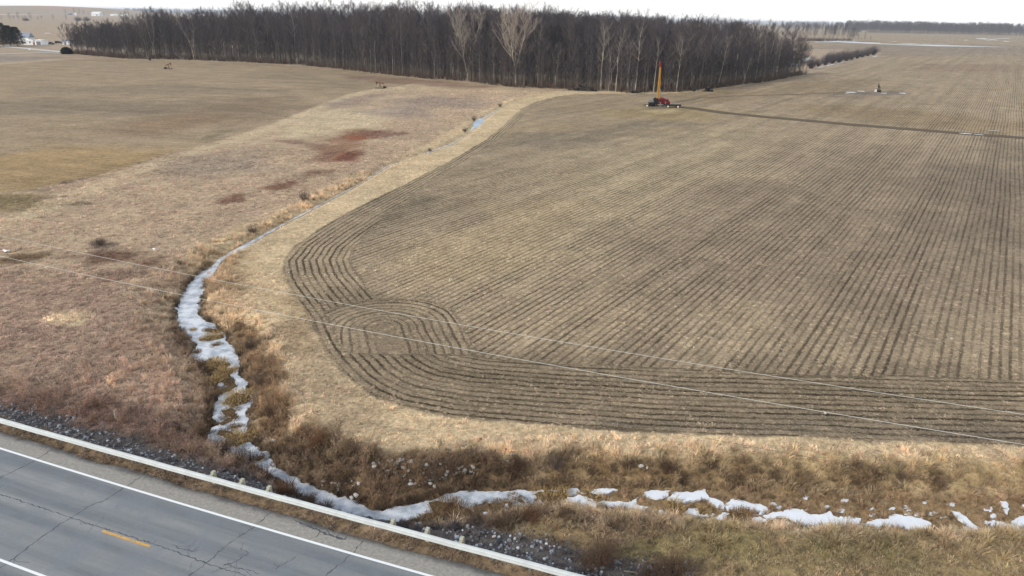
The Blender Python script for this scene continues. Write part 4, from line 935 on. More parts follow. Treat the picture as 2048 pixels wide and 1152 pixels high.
SPECIAL = [  # column, row of the foot, height, proto, lean, label
    (935, 161, 28, 'vase0', 0, 'great pale tree fanning upward, left one of the two spreading trees'),
    (1031, 173, 27.5, 'vase1', 0, 'widest spreading pale tree with round crown, right of the fan shaped one'),
    (333, 117, 20, 'forked0', -.22, 'pale leaning forked tree right above the far left pumpjack'),
    (1072, 171, 23, 'forked1', 0, 'pale barked forked tree just right of the two spreading trees'),
    (1124, 174, 15, 'palebark0', 0, 'small pale tree with low side branches left of the brush pile'),
    (1200, 181, 24, 'palebark1', 0, 'straight pale trunked tree just right of the brush pile'),
    (1220, 179, 27, 'forked0', .05, 'bright forked tree right of the brush pile with snow shining behind it'),
    (1270, 184, 25, 'palebark2', .04, 'pale trunked tree left of the drilling mast'),
    (1294, 183, 14, 'palebark0', 0, 'young pale tree immediately left of the drilling mast'),
    (1348, 180, 22, 'palebark1', .02, 'pale thin tree immediately right of the drilling mast'),
    (760, 139, 29, 'palebark2', 0, 'tall pale trunk rising in the wood above the rusty pumpjack, left one of two'),
    (772, 139, 22, 'palebark1', 0, 'tall pale trunk rising in the wood above the rusty pumpjack, right one of two'),
    (392, 119, 24, 'forked1', -.08, 'pale barked slightly leaning tree in the wood some way right of the far left pumpjack'),
    (588, 124, 19, 'palebark0', 0, 'pale small tree with a curved foot at the left wood edge'),
    (1435, 175, 20, 'palebark2', .14, 'pale tree leaning right above the dark log heap'),
    (858, 155, 16, 'palebark1', -.15, 'pale thin trunk leaning left in the wood left of the spreading trees'),
]
for px, py, H, key, ln, lab in SPECIAL:
    p = at(px, py); tree(key, p[0], p[1], H, lab, None, random.uniform(0, 6.28) if ln == 0 else 0., lean=ln)
KEYS = ['slender0', 'slender1', 'slender2', 'slender3', 'slender4', 'broad0', 'broad1']
cnt = 0; row_off = [1.0, 5.5, 11, 17.5]; r = random.Random(5)
for ri, off in enumerate(row_off):
    m_ = 70
    for i in range(m_):
        s_ = (i+r.uniform(.1, .9))/m_*WL[-1]; p = along(s_)+edge_n(s_)*(off+r.uniform(-1.5, 2.5)); px = px_of(*p); H = float(np.interp(s_, WL, WH))*r.uniform(.72, 1.07)
        if ri == 0: H *= r.uniform(.7, .98)
        if abs(px-935) < 10 and ri == 0 or abs(px-1031) < 12 and ri == 0: continue
        zl = next(z for z in ZONES if px < z[0] or z is ZONES[-1]); dep_l = ('at the very front, ', 'just behind the front, ', 'deeper in, ', 'deepest row seen, ')[ri]; gl = (', front row', ', second row', ', third row', ', fourth row')[ri]; z0_ = ([128]+[z[0] for z in ZONES])[[z[0] for z in ZONES].index(zl[0])]; th_ = min(2, int((px-z0_)/max(1, zl[0]-z0_)*3)); zl = (0, dep_l+zl[1]+(', left', '', ', right')[th_], zl[2]+gl+(', left third', ', middle third', ', right third')[th_])
        if ri < 2 and r.random() < (.30 if 1050 < px < 1560 else .10): tree(r.choice(['palebark0', 'palebark1', 'palebark2', 'forked0']), p[0], p[1], H*.92, zl[1].replace('bare tree', 'pale trunked tree'), zl[2]+', pale trunks', wf=r.uniform(.8, 1))
        else: tree(r.choice(KEYS), p[0], p[1], H, zl[1], zl[2], wf=r.uniform(.8, 1.1), lean=r.gauss(0, .03))
        cnt += 1

# the rest of the wood: too many to count
P = []; SC = []; ID = []
for i in range(1750):
    s_ = r.uniform(0, 1)*WL[-1]; dep = 22+150*r.random()**1.4; p = along(s_)+edge_n(s_)*dep; hh = float(np.interp(s_, WL, WH))
    if s_ > WL[-1]-45 and dep > 110: continue
    if 1195 < px_of(*p) < 1240 and dep < 60 and r.random() < .6: continue
    P.append((p[0], p[1], gz(*p)-.1)); SC.append(hh*r.uniform(.76, 1.03)*(.9+.2*float(fbm(np.array([p[0]]), np.array([p[1]]), 30, 7, 2)[0]))*(1.-.06*dep/170)/26); ID.append(r.randrange(7))
scatter('wood', P, SC, [r.uniform(0, 6.28) for _ in P], ID, None, [TREES[k][2] for k in KEYS], 'dense bare winter wood filling the ground behind the edge trees', 'wood')
P = []; SC = []; ID = []
for i in range(1500):
    s_ = r.uniform(0, 1)*WL[-1]; dep = r.uniform(-.5, 26)*r.random(); p = along(s_)+edge_n(s_)*dep; P.append((p[0], p[1], gz(*p))); SC.append(r.uniform(.3, 1.25)); ID.append(r.randrange(3))
scatter('underbrush', P, SC, [r.uniform(0, 6.28) for _ in P], ID, None, BR, 'low reddish brown underbrush at the foot of the wood', 'underbrush')
P = []; SC = []; ID = []
for i in range(1500):
    s_ = r.uniform(0, 1)*WL[-1]; dep = r.uniform(.5, 45)*r.random(); p = along(s_)+edge_n(s_)*dep; P.append((p[0], p[1], gz(*p))); SC.append(r.uniform(.5, 1.5)); ID.append(r.randrange(3))
scatter('saplings', P, SC, [r.uniform(0, 6.28) for _ in P], ID, None, [TREES['sapling%d' % k][2] for k in range(3)], 'thin young trees crowding between the trunks of the wood', 'saplings')
# far woods
def far_wood(name, line, depth, n_, hs_, label):
    Q = ats(line); P = []; SC = []; ID = []; L = np.concatenate([[0], np.cumsum(np.hypot(*(np.diff(Q, axis=0).T)))])
    for i in range(n_):
        s_ = r.random()*L[-1]; p = np.array([np.interp(s_, L, Q[:, 0]), np.interp(s_, L, Q[:, 1])]); u_ = p/np.hypot(*p); p = p+u_*depth*r.random()
        k_ = r.random() < .55; P.append((p[0], p[1], 0)); SC.append((r.uniform(.5, .95)*hs_[0]/12 if k_ else r.uniform(*hs_)/26)*(.85+.3*float(fbm(np.array([p[0]]), np.array([p[1]]), 90, 5, 2)[0]))); ID.append(8+r.randrange(2) if k_ else r.randrange(7))
    scatter(name, P, SC, [r.uniform(0, 6.28) for _ in P], ID, None, [TREES[k][2] for k in KEYS+['sapling0', 'sapling1', 'sapling2']], label, 'wood')
far_wood('far_wood', [(1690, 64), (1760, 66), (1850, 67.5), (1950, 69.5), (2048, 71.5), (2300, 76)], 300, 3200, (28, 36), 'dark blue grey wood along the right horizon')
far_wood('far_wood', [(1100, 46), (1160, 47.5), (1320, 50)], 900, 700, (34, 46), 'distant blue wood showing above the main wood in the middle')
far_wood('far_wood', [(1560, 60), (1640, 61), (1720, 62.5)], 500, 420, (22, 30), 'distant wood behind the treeline right of the main wood')
far_wood('far_wood', [(250, 27), (300, 28.5), (420, 31), (520, 33.5)], 700, 500, (28, 36), 'distant wood rising above the left part of the main wood')
far_wood('far_wood', [(-200, 24), (-20, 25.5), (16, 26)], 700, 250, (22, 34), 'distant dark wood on the left horizon at the photo edge')
far_wood('far_wood', [(48, 25.2), (72, 26)], 500, 110, (18, 28), 'small distant dark wood between the horizon fields on the left')
# second treeline to the right of the wood
for i in range(34):
    px = r.uniform(1606, 1712); p = at(px, 81.5+(px-1606)*.02+r.uniform(-.6, .3)); tree(r.choice(KEYS), p[0], p[1], r.uniform(19, 27)*(1 if px < 1690 else .75), 'leaning bare tree in the short treeline beyond the hedge', 'bare trees of the short far treeline', 0, lean=r.uniform(.0, .14))
for px, py, H in [(1716, 83, 9), (1728, 83, 13), (1740, 83.5, 8), (1722, 83, 6)]:
    p = at(px, py); tree('sapling%d' % (int(px) % 3), p[0], p[1], H, 'small bare tree trailing off the right end of the far treeline', 'small trees at the end of the far treeline')
# hedge of bushes
SHB = {}
for i in range(3):
    V, F = shrub_parts(180+i, 6.5, 4.6, 130, .05, 16); me = bpy.data.meshes.new('crown'); me.from_pydata(V, [], F); me.materials.append(m_twig)
    V, F = shrub_parts(190+i, 3.4, 1.6, 12, .10, 0); m2 = bpy.data.meshes.new('stems'); m2.from_pydata(V, [], F); m2.materials.append(m_bark); SHB[i] = (me, m2)
def bush(i, x, y, sc, label, group=None, cat='bush', name='bare_bush', z=None, flat=1.):
    o = empty(name, (x, y, gz(x, y) if z is None else z), random.uniform(0, 6.28)); o.scale = (sc, sc, sc*flat); tag(o, label, cat, group)
    for nm, me in (('crown', SHB[i][0]), ('stems', SHB[i][1])):
        q = bpy.data.objects.new(nm, me); C.objects.link(q); q.parent = o
    return o
HB = [(1622, 137, 1.35), (1636, 133, .9), (1650, 130, 1.2), (1664, 127, 1.55), (1678, 125, 1.5), (1692, 121.5, 1.6), (1702, 119.5, 1.2), (1714, 117, 1.2), (1724, 114.5, 1.35), (1735, 112, 1.35), (1746, 110, 1.5), (1656, 123, 1.1), (1712, 112, 1.1)]
HN = ['first bare bush of the hedge, touching the corner of the wood', 'small second bush of the hedge from the wood corner', 'third bush of the hedge from the wood corner', 'round tall bush in the left half of the hedge, left one of the tall trio', 'round tall bush in the left half of the hedge, middle one of the tall trio', 'round tall bush near the hedge centre, right one of the tall trio', 'lower bush just right of the tall trio in the hedge', 'fifth bush of the hedge counted from its right end', 'fourth bush of the hedge counted from its right end', 'bush next to the last one at the right end of the hedge', 'last bush at the far right end of the hedge', 'bush standing behind the left half of the hedge', 'bush standing behind the right half of the hedge']
for k, ((px, py, sc), lab) in enumerate(zip(HB, HN)):
    p = at(px, py); bush(k % 3, p[0], p[1], sc*.9, lab, 'bushes of the hedge right of the wood')

# ------------------------------------------------------------------ oil field machines
m_rust = simple('rusty_steel', lin(96, 58, 40), .3, 6, .8, .1); m_black = simple('black_steel', lin(34, 32, 34), .3, 4, .7); m_rustd = simple('dark_rust', lin(62, 44, 38), .3, 5, .8)
m_conc = simple('concrete', lin(168, 164, 158), .12, 3, .9); m_white = simple('white_paint', lin(232, 232, 228), .04, 2, .5); m_yel = simple('yellow_paint', lin(190, 142, 50), .2, 2, .55); m_red = simple('red_paint', lin(128, 30, 38), .25, 2, .5); m_steel = simple('grey_steel', lin(150, 154, 158), .12, 4, .45, .5)
def pumpjack(px, py, rz, tip, sc, label, mat=m_rust, z=None):
    p = at(px, py); o = empty('pumpjack', (p[0], p[1], gz(*p)), rz); o.scale = (sc, sc, sc); tag(o, label, 'pumpjack')
    b = MB(); b.box((0, -.45, .18), (4.6, .16, .2)); b.box((0, .45, .18), (4.6, .16, .2)); [b.box((x_, 0, .18), (.14, .9, .16)) for x_ in (-2.2, -1, .2, 1.2, 2.2)]; b.build('base_skid', m_black, o)
    b = MB(); [b.box((x_, 0, .04), (.9, 1.5, .14)) for x_ in (-1.6, .9)]; b.build('foundation', m_conc, o)
    b = MB()
    for y_ in (-.5, .5): b.bar((.35, y_, .25), (.85, y_*.25, 2.45), .12, .12); b.bar((1.55, y_, .25), (.9, y_*.25, 2.45), .10, .10); b.bar((.5, y_*.85, .9), (1.4, y_*.85, .9), .06, .06)
    b.bar((.45, -.4, .9), (.45, .4, .9), .06, .06); b.box((.88, 0, 2.5), (.3, .4, .14)); b.build('samson_post', mat, o)
    q = Vector((math.cos(tip), 0, math.sin(tip))); c_ = Vector((.88, 0, 2.68)); b = MB(); b.bar(c_-q*2.0, c_+q*1.55, .2, .32); b.bar(c_-q*1.9+Vector((0, -.35, -.05)), c_-q*1.9+Vector((0, .35, -.05)), .12, .12); be = b.build('walking_beam', mat, o)
    hc = c_+q*1.5; b = MB(); pts = []
    for k in range(7): a = tip+.34-k*.17; pts.append((c_.x+math.cos(a)*1.95, c_.z+math.sin(a)*1.95))
    pts += [(hc.x-.05, hc.z-.55), (hc.x-.15, hc.z), (hc.x, hc.z+.5)]; b.prism(pts, -.14, .14); b.build('horsehead', mat, be)
    b = MB(); b.tube((c_.x+1.95, -.08, hc.z-.1), (2.86, -.05, 1.0), .025, n=5); b.tube((c_.x+1.95, .08, hc.z-.1), (2.86, .05, 1.0), .025, n=5); b.tube((2.86, 0, .1), (2.86, 0, 1.2), .035, n=6); b.build('polished_rod', m_steel, o)
    b = MB(); b.tube((2.86, 0, 0), (2.86, 0, .55), .14, .12); b.tube((2.5, 0, .35), (3.2, 0, .35), .07); b.box((2.86, 0, .6), (.3, .3, .12)); b.build('wellhead', m_rustd, o)
    b = MB(); b.box((-.9, 0, .75), (.75, .5, .7), 0, 0, 0, .8); b.tube((-.9, -.62, .85), (-.9, .62, .85), .1); b.build('gearbox', m_black, o)
    ta = c_-q*1.9
    for y_ in (-.6, .6):
        b = MB(); b.bar((-.9, y_, .85), (-1.25, y_, .35), .1, .22); b.tube((-1.3, y_-.09, .42), (-1.3, y_+.09, .42), .42, n=14); b.build('counterweight', m_black, o)
        b = MB(); b.bar((-1.1, y_*1.12, .6), (ta.x, y_*.6, ta.z-.05), .06, .08); b.build('pitman_arm', mat, o)
    b = MB(); b.box((-1.95, 0, .55), (.5, .5, .5)); b.tube((-1.95, -.42, .6), (-1.95, .1, .6), .2, n=10); b.tube((-2.15, .1, .7), (-2.15, .1, 1.1), .04); b.build('motor', m_rustd, o)
    b = MB(); b.box((-1.4, -.36, .8), (1.0, .05, .46)); b.build('belt_guard', mat, o)
    return o
pumpjack(335, 138, -.15, .30, .86, 'small rusty pumpjack in the far left field, head raised to the right')
pumpjack(764, 177, math.pi+.1, .10, .82, 'orange rusty pumpjack by the pale path, its head to the left')
pumpjack(1757, 184, math.pi/2-.25, .28, .95, 'black pumpjack seen end on amid puddles in the right field', m_black)
p = at(1751, 184); t = empty('tank', (p[0], p[1], gz(*p))); tag(t, 'small white box at the foot of the black pumpjack', 'box')
b = MB(); b.box((0, 0, .55), (.75, .6, 1.0)); b.build('body', m_white, t, .04); b = MB(); b.box((0, 0, 1.09), (.8, .66, .07)); b.build('lid', m_steel, t)

# well service rig with its yellow mast
p = at(1321, 212); RX, RY = p; rg = empty('drilling_rig', (RX, RY, gz(RX, RY)), .12); tag(rg, 'red truck mounted drilling rig with its tall yellow mast raised and red top', 'drilling rig')
b = MB(); b.box((-.6, -.75, .95), (7.2, .22, .32)); b.box((-.6, .75, .95), (7.2, .22, .32)); [b.box((x_, 0, .95), (.18, 1.5, .25)) for x_ in (-4, -2.5, -1, .6, 2.2)]; b.box((-3.0, 0, 1.2), (2.6, 2.3, .16)); b.build('chassis', m_black, rg)
for x_ in (-3.4, -2.2, 1.9):
    for y_ in (-1.05, 1.05):
        b = MB(); b.tube((x_, y_-.16, .5), (x_, y_+.16, .5), .5, n=18); wh_ = b.build('wheel', m_black, rg); b = MB(); b.tube((x_, y_-.18, .5), (x_, y_+.18, .5), .24, n=12); b.build('hub', m_white, wh_)
b = MB(); b.box((.1, 0, 1.9), (2.3, 1.9, 1.5), 0, 0, 0, .86); b.box((.1, 0, 2.72), (1.4, 1.1, .28)); b.build('engine_housing', m_red, rg, .06)
b = MB(); [b.box((x_, -.98, 1.9), (.12, .04, .9)) for x_ in (-.6, -.3, 0, .3, .6)]; b.build('radiator_grille', m_black, rg)
b = MB(); b.box((1.9, 0, 1.75), (1.3, 1.9, 1.2), 0, 0, 0, .82); b.box((2.75, 0, 1.35), (.7, 1.7, .7)); cb_ = b.build('cab', m_red, rg, .07)
b = MB(); b.box((1.9, -.93, 2.0), (.7, .06, .42)); b.box((1.9, .93, 2.0), (.7, .06, .42)); b.box((2.5, 0, 2.0), (.08, 1.3, .42), 0, 0, -.12); b.build('cab_window', m_black, cb_)
b = MB(); b.tube((1.0, -.7, 2.4), (1.0, -.7, 3.3), .07, n=8); b.tube((1.0, .7, 2.4), (1.0, .7, 3.3), .07, n=8); b.build('exhaust_pipe', m_steel, rg)
b = MB(); b.tube((-1.9, -.75, 1.9), (-1.9, .75, 1.9), .62, n=18); b.tube((-1.9, -.85, 1.9), (-1.9, -.75, 1.9), .85, n=18); b.tube((-1.9, .75, 1.9), (-1.9, .85, 1.9), .85, n=18); b.build('winch_drum', m_black, rg)
b = MB(); b.box((-3.4, .2, 1.75), (1.1, 1.6, .9)); b.box((-4.1, -.5, 1.5), (.5, .7, .5)); b.bar((-4.3, -1, 1.3), (-4.3, -1, 2.4), .06, .06); b.bar((-4.3, 1, 1.3), (-4.3, 1, 2.4), .06, .06); b.bar((-4.3, -1, 2.4), (-4.3, 1, 2.4), .05, .05); b.build('work_platform', m_steel, rg)
def lattice(base, top, w0, w1, nb, r_):
    b = MB(); B = Vector(base); T = Vector(top)
    def c4(t, k): w__ = w0+(w1-w0)*t; return B.lerp(T, t)+Vector(((1 if k in (1, 2) else -1)*w__/2, (1 if k in (2, 3) else -1)*w__/2, 0))
    for k in range(4): b.bar(c4(0, k), c4(1, k), r_, r_)
    for i in range(nb):
        for k in range(4):
            k2 = (k+1) % 4; b.bar(c4(i/nb, k), c4((i+1)/nb, k2), r_*.6, r_*.6); b.bar(c4(i/nb, k), c4(i/nb, k2), r_*.6, r_*.6)
    return b
lattice((-1.1, 0, 1.2), (-1.25, 0, 8.4), .66, .56, 9, .13).build('mast', m_yel, rg)
lattice((-1.25, 0, 7.9), (-1.4, 0, 13.1), .42, .36, 7, .11).build('upper_mast', m_yel, rg)
b = MB(); b.box((-1.42, 0, 13.7), (.58, .5, 1.4), 0, 0, 0, .75); b.tube((-1.5, -.3, 14.4), (-1.5, .3, 14.4), .26, n=12); b.bar((-1.1, 0, 12.6), (-1.0, 0, 14.0), .09, .09); b.build('crown_block', m_red, rg)
b = MB(); b.tube((-.75, -.15, 2), (-1.35, -.15, 14.2), .03, n=5); b.tube((-1.0, .2, 2), (-1.45, .2, 14.2), .03, n=5); b.build('cable', m_black, rg)
b = MB(); b.bar((.6, -.5, 1.3), (-1.1, -.36, 6.5), .12, .12); b.bar((.6, .5, 1.3), (-1.1, .36, 6.5), .12, .12); b.build('mast_brace', m_steel, rg)
for x_, y_ in ((-.6, -1.7), (1.2, -1.6), (-.6, 1.6), (1.2, 1.6)):
    b = MB(); b.tube((x_, y_, .1), (x_, y_, 1.5), .13, n=8); b.box((x_, y_, .1), (.8, .8, .14)); b.bar((x_, y_*.5, 1.1), (x_, y_, 1.3), .16, .16); b.build('outrigger', m_steel, rg)
p = at(1302, 213); t = empty('equipment_heap', (p[0], p[1], gz(*p)), .2); tag(t, 'dark pipes and gear piled left of the drilling rig', 'equipment')
b = MB(); rr_ = random.Random(3)
for i in range(16): a = rr_.uniform(-.4, .4); x_ = rr_.uniform(-1.5, 1.2); y_ = rr_.uniform(-.8, .8); z_ = rr_.uniform(.1, .8); b.tube((x_-1.2*math.cos(a), y_-1.2*math.sin(a), z_), (x_+1.2*math.cos(a), y_+1.2*math.sin(a), z_+.1), .09, n=6)
b.build('pipes', m_black, t); b = MB(); b.box((1.0, .3, .6), (1.1, 1.0, 1.1), .3); b.build('crate', m_black, t, .03); b = MB(); b.tube((-2.0, -.7, .35), (-1.5, -.7, .35), .3, n=12); b.build('drum', m_white, t)
p = at(1345, 215); tr_ = empty('flatbed_trailer', (p[0], p[1], gz(*p)), -.10); tag(tr_, 'low black flatbed trailer with white wheel hubs right of the drilling rig', 'trailer')
b = MB(); b.box((0, 0, .95), (5.6, 2.1, .14)); b.box((0, -1.05, .86), (5.6, .1, .26)); b.box((0, 1.05, .86), (5.6, .1, .26)); b.build('deck', m_black, tr_)
b = MB(); b.box((0, -.45, .7), (5.3, .12, .26)); b.box((0, .45, .7), (5.3, .12, .26)); b.bar((-2.8, -.5, .7), (-4.2, 0, .6), .1, .12); b.bar((-2.8, .5, .7), (-4.2, 0, .6), .1, .12); b.build('frame', m_rustd, tr_)
for x_ in (-1.7, 1.7):
    for y_ in (-1.0, 1.0):
        b = MB(); b.tube((x_, y_-.14, .42), (x_, y_+.14, .42), .42, n=16); wh_ = b.build('wheel', m_black, tr_); b = MB(); b.tube((x_, y_-.16, .42), (x_, y_+.16, .42), .27, n=12); b.build('hub', m_white, wh_)

# ------------------------------------------------------------------ the white house and what stands round it
m_sid = simple('white_siding', lin(236, 238, 240), .03, 2, .7); m_roof = simple('grey_roof', lin(140, 148, 160), .1, 1, .7, .2); m_glass = simple('dark_window', lin(40, 46, 56), .1, 1, .2, 0, 0, .6); m_trim = simple('grey_trim', lin(120, 124, 130), .1, 1, .7); m_wood = simple('brown_timber', lin(92, 72, 60), .2, 2, .9)
p = at(69, 89.5); ho_ = empty('white_house', (p[0], p[1], 0), -.05); tag(ho_, 'long low white house beside the dark evergreens', 'house')
def gable(b, cx, cy, L, D, z0, h, ov=.4):        # roof ridge along x
    P = [(cx-L/2-ov, cy-D/2-ov, z0), (cx+L/2+ov, cy-D/2-ov, z0), (cx+L/2+ov, cy+D/2+ov, z0), (cx-L/2-ov, cy+D/2+ov, z0), (cx-L/2-ov, cy, z0+h), (cx+L/2+ov, cy, z0+h)]
    return b.add(P, [(0, 1, 5, 4), (2, 3, 4, 5), (0, 4, 3), (1, 2, 5), (0, 3, 2, 1)])
b = MB(); b.box((-1.5, 0, 1.6), (14, 7.5, 3.2)); b.build('wall', m_sid, ho_); rf_ = gable(MB(), -1.5, 0, 14, 7.5, 3.2, 1.1).build('roof', m_white, ho_)
b = MB(); b.box((7.4, -1, 1.8), (4.6, 8, 3.6)); b.build('garage', m_sid, ho_); gable(MB(), 7.4, -1, 4.6, 8, 3.6, .5).build('garage_roof', m_white, ho_)
b = MB(); b.box((7.4, -5.03, 1.4), (3.6, .1, 2.7)); b.build('garage_door', m_trim, ho_)
for x_, w_ in ((-7.0, 1.6), (-5.0, 1.6), (-.6, 1.0)): b = MB(); b.box((x_, -3.78, 1.9), (w_, .1, 1.2)); b.build('window', m_glass, ho_)
b = MB(); b.box((2.4, -3.78, 1.15), (1.0, .1, 2.1)); b.build('door', m_red, ho_)
p = at(52, 85.5); p = at(54, 82); h2 = empty('grey_roofed_barn', (p[0], p[1], 0), .05); tag(h2, 'building with a tall grey roof behind the white house and evergreens', 'barn')
b = MB(); b.box((0, 0, 1.5), (9, 9, 3.)); b.build('wall', m_sid, h2); gable(MB(), 0, 0, 9, 9, 3.0, 4.2).build('roof', m_roof, h2)
p = at(136, 89); h3 = empty('white_shed', (p[0], p[1], 0), .1); tag(h3, 'small white shed right of the parked vehicles, half hidden by trees', 'shed')
b = MB(); b.box((0, 0, 1.4), (6, 4.5, 2.8)); b.build('wall', m_sid, h3); gable(MB(), 0, 0, 6, 4.5, 2.8, 1.3).build('roof', m_roof, h3); b = MB(); b.box((-.8, -2.28, 1.1), (1.4, .1, 2.1)); b.build('door', m_trim, h3)
p = at(70, 91); po = empty('utility_pole', (p[0], p[1], 0), .1); tag(po, 'short brown timber pole with a wide crossarm before the white house', 'pole')
b = MB(); b.tube((0, 0, 0), (0, 0, 5.0), .22, .18); b.build('post', m_wood, po); b = MB(); b.box((0, -.2, 4.75), (7.0, .25, .3)); b.bar((-1.6, -.1, 4.6), (0, -.1, 3.6), .14, .14); b.bar((1.6, -.1, 4.6), (0, -.1, 3.6), .14, .14); b.build('crossarm', m_wood, po)
m_car = simple('dark_car_paint', lin(30, 36, 42), .1, 1, .3, .2, 0, .5)
def car(px, py, rz, label, name, cat, pick=False):
    p = at(px, py); o = empty(name, (p[0], p[1], gz(*p)), rz, 1.2); tag(o, label, cat); b = MB()
    if pick: out = [(-2.7, .4), (2.6, .4), (2.7, .95), (1.6, 1.1), (1.0, 1.75), (-.2, 1.8), (-.5, 1.15), (-2.7, 1.15)]
    else: out = [(-2.3, .4), (2.3, .4), (2.4, .95), (1.4, 1.1), (.8, 1.7), (-1.8, 1.75), (-2.3, 1.1)]
    b.prism(out, -.9, .9); bo = b.build('body', m_car, o, .08)
    b = MB(); b.prism([(1.25, 1.14), (.78, 1.62), (-.1, 1.66), (-.1, 1.14)], -.92, .92); b.build('window', m_glass, o)
    for x_ in (-1.6, 1.6):
        for y_ in (-.85, .85): b = MB(); b.tube((x_, y_-.12, .38), (x_, y_+.12, .38), .38, n=14); w_ = b.build('wheel', m_black, o); b = MB(); b.tube((x_, y_-.13, .38), (x_, y_+.13, .38), .2, n=8); b.build('rim', m_steel, w_)
car(101, 89, .1, 'dark pickup truck parked nearest the white garage', 'pickup_truck', 'pickup truck', True); car(118, 87, .2, 'dark car parked between the pickup and the white shed', 'parked_car', 'car')
# evergreens
m_needle = twig_mat('needles', lin(34, 46, 36), lin(30, 40, 34))
def conifer(px, py, H, rad, seed, label, name='pine_tree', base=.07):
    r = random.Random(seed); p = at(px, py); o = empty(name, (p[0], p[1], 0)); tag(o, label, 'tree'); b = MB(); b.tube((0, 0, 0), (0, 0, H*.9), .3, .06, 8); b.build('trunk', m_wood, o)
    V = []; F = []
    for i in range(6500):
        t = base+(1-base)*r.random()**.8; rr = rad*math.sin(math.pi*min(1, (1-t)*.62+.06))**.8*(.45+.6*r.random()**.5)*(1+.25*math.sin(t*40+i % 3)); a = r.uniform(0, 6.28)
        c_ = Vector((math.cos(a)*rr, math.sin(a)*rr, t*H)); d = Vector((math.cos(a), math.sin(a), r.uniform(-.5, .3))).normalized(); u_ = Vector((-math.sin(a), math.cos(a), r.uniform(-.3, .3))); s_ = r.uniform(.35, .75); n0 = len(V)
        V += [tuple(c_-u_*s_*.5), tuple(c_+u_*s_*.5), tuple(c_+d*s_*1.3)]; F.append((n0, n0+1, n0+2))
    mesh_np('crown', V, F, m_needle, o)
conifer(-8, 93, 18, 6.0, 1, 'dark evergreen cut off by the left edge of the photo'); conifer(8, 92.5, 17, 5, 2, 'dark evergreen second from the left photo edge'); conifer(22, 92, 15, 4.6, 3, 'dark evergreen in the middle of the clump by the white house'); conifer(36, 92, 14, 4.6, 4, 'dark evergreen nearest the white house')
conifer(134, 108, 4.2, 2.8, 5, 'low dark evergreen bush at the road junction by the wood end', 'evergreen_bush', .0)
p = at(60, 103.5); o = empty('road_sign', (p[0], p[1], gz(*p))); tag(o, 'tiny white sign standing between the two pale roads', 'sign'); b = MB(); b.tube((0, 0, 0), (0, 0, 1.6), .05); b.build('post', m_steel, o); b = MB(); b.box((0, -.05, 1.5), (.9, .05, .9)); b.build('panel', m_white, o)
# farm on the horizon
def shed(px, py, L, D, h, rh, label, wall=m_sid, roof=m_white, name='farm_building', cat='farm building'):
    p = at(px, py); o = empty(name, (p[0], p[1], 0)); tag(o, label, cat); b = MB(); b.box((0, 0, h/2), (L, D, h)); b.build('wall', wall, o); gable(MB(), 0, 0, L, D, h, rh, 1).build('roof', roof, o); b = MB(); b.box((L*.2, -D/2-.1, h*.4), (L*.12, .3, h*.8)); b.build('door', m_trim, o)
shed(195, 32.0, 34, 30, 9, 8, 'big white barn on the left horizon', name='white_barn', cat='barn'); shed(140, 30.6, 12, 12, 7, 5, 'dark farmhouse among trees on the left horizon', m_trim, m_roof, 'farmhouse', 'house'); shed(229, 32, 30, 14, 5, 3, 'long white farm shed just right of the big barn'); shed(250, 32.5, 30, 14, 6, 3, 'rightmost white farm shed on the left horizon'); shed(152, 31, 6, 6, 8, 3, 'tiny white farm outbuilding right of the horizon farmhouse')
shed(1728, 64.5, 12, 8, 3, 2, 'tiny white house before the far right wood', name='white_house', cat='house'); shed(1700, 62, 14, 8, 3, 2, 'faint white building at the left end of the far right wood')
for px, py, H, lab in [(132, 31, 22, 'dark rounded tree left of the horizon farmhouse'), (150, 30, 26, 'tall bare tree right of the horizon farmhouse'), (160, 30.5, 24, 'second tall bare tree right of the horizon farmhouse'), (168, 31, 20, 'bare tree nearest the left of the big white barn'), (178, 31, 14, 'small bare tree left of the big white barn'), (209, 31, 16, 'bare tree just right of the big white barn'), (243, 31, 16, 'bare tree between the white farm sheds')]:
    p = at(px, py); tree(['broad0', 'broad1', 'slender1'][int(px) % 3], p[0], p[1], H, lab, wf=1.5)
for k, (px, H) in enumerate([(3, 9), (21, 13), (29, 9), (38, 14), (47, 8), (53, 9), (62, 13), (77, 7), (84, 9), (107, 10), (133, 10)]):
    p = at(px, 41.5); tree(('broad0', 'broad1', 'slender2')[k % 3], p[0], p[1], H*1.15, 'small far fence line tree '+('nearest the photo edge', 'second from the photo edge', 'third from the photo edge', 'tall and fourth from the photo edge', 'left of the low bush pair', 'inside the low bush pair', 'tall, above the white house', 'short, right of the tall one above the house', 'over the parked pickup', 'alone over the parked car', 'alone over the white shed')[k], None, wf=1.6)
for px, sc, lab in [(157, 1.3, 'left one of two round bushes below the big white barn'), (174, 1.3, 'right one of two round bushes below the big white barn'), (52, 1.0, 'low bush on the distant left fence line')]:
    p = at(px, 41.5); bush(0, p[0], p[1], sc*1.9, lab, z=-2.5, flat=.8)

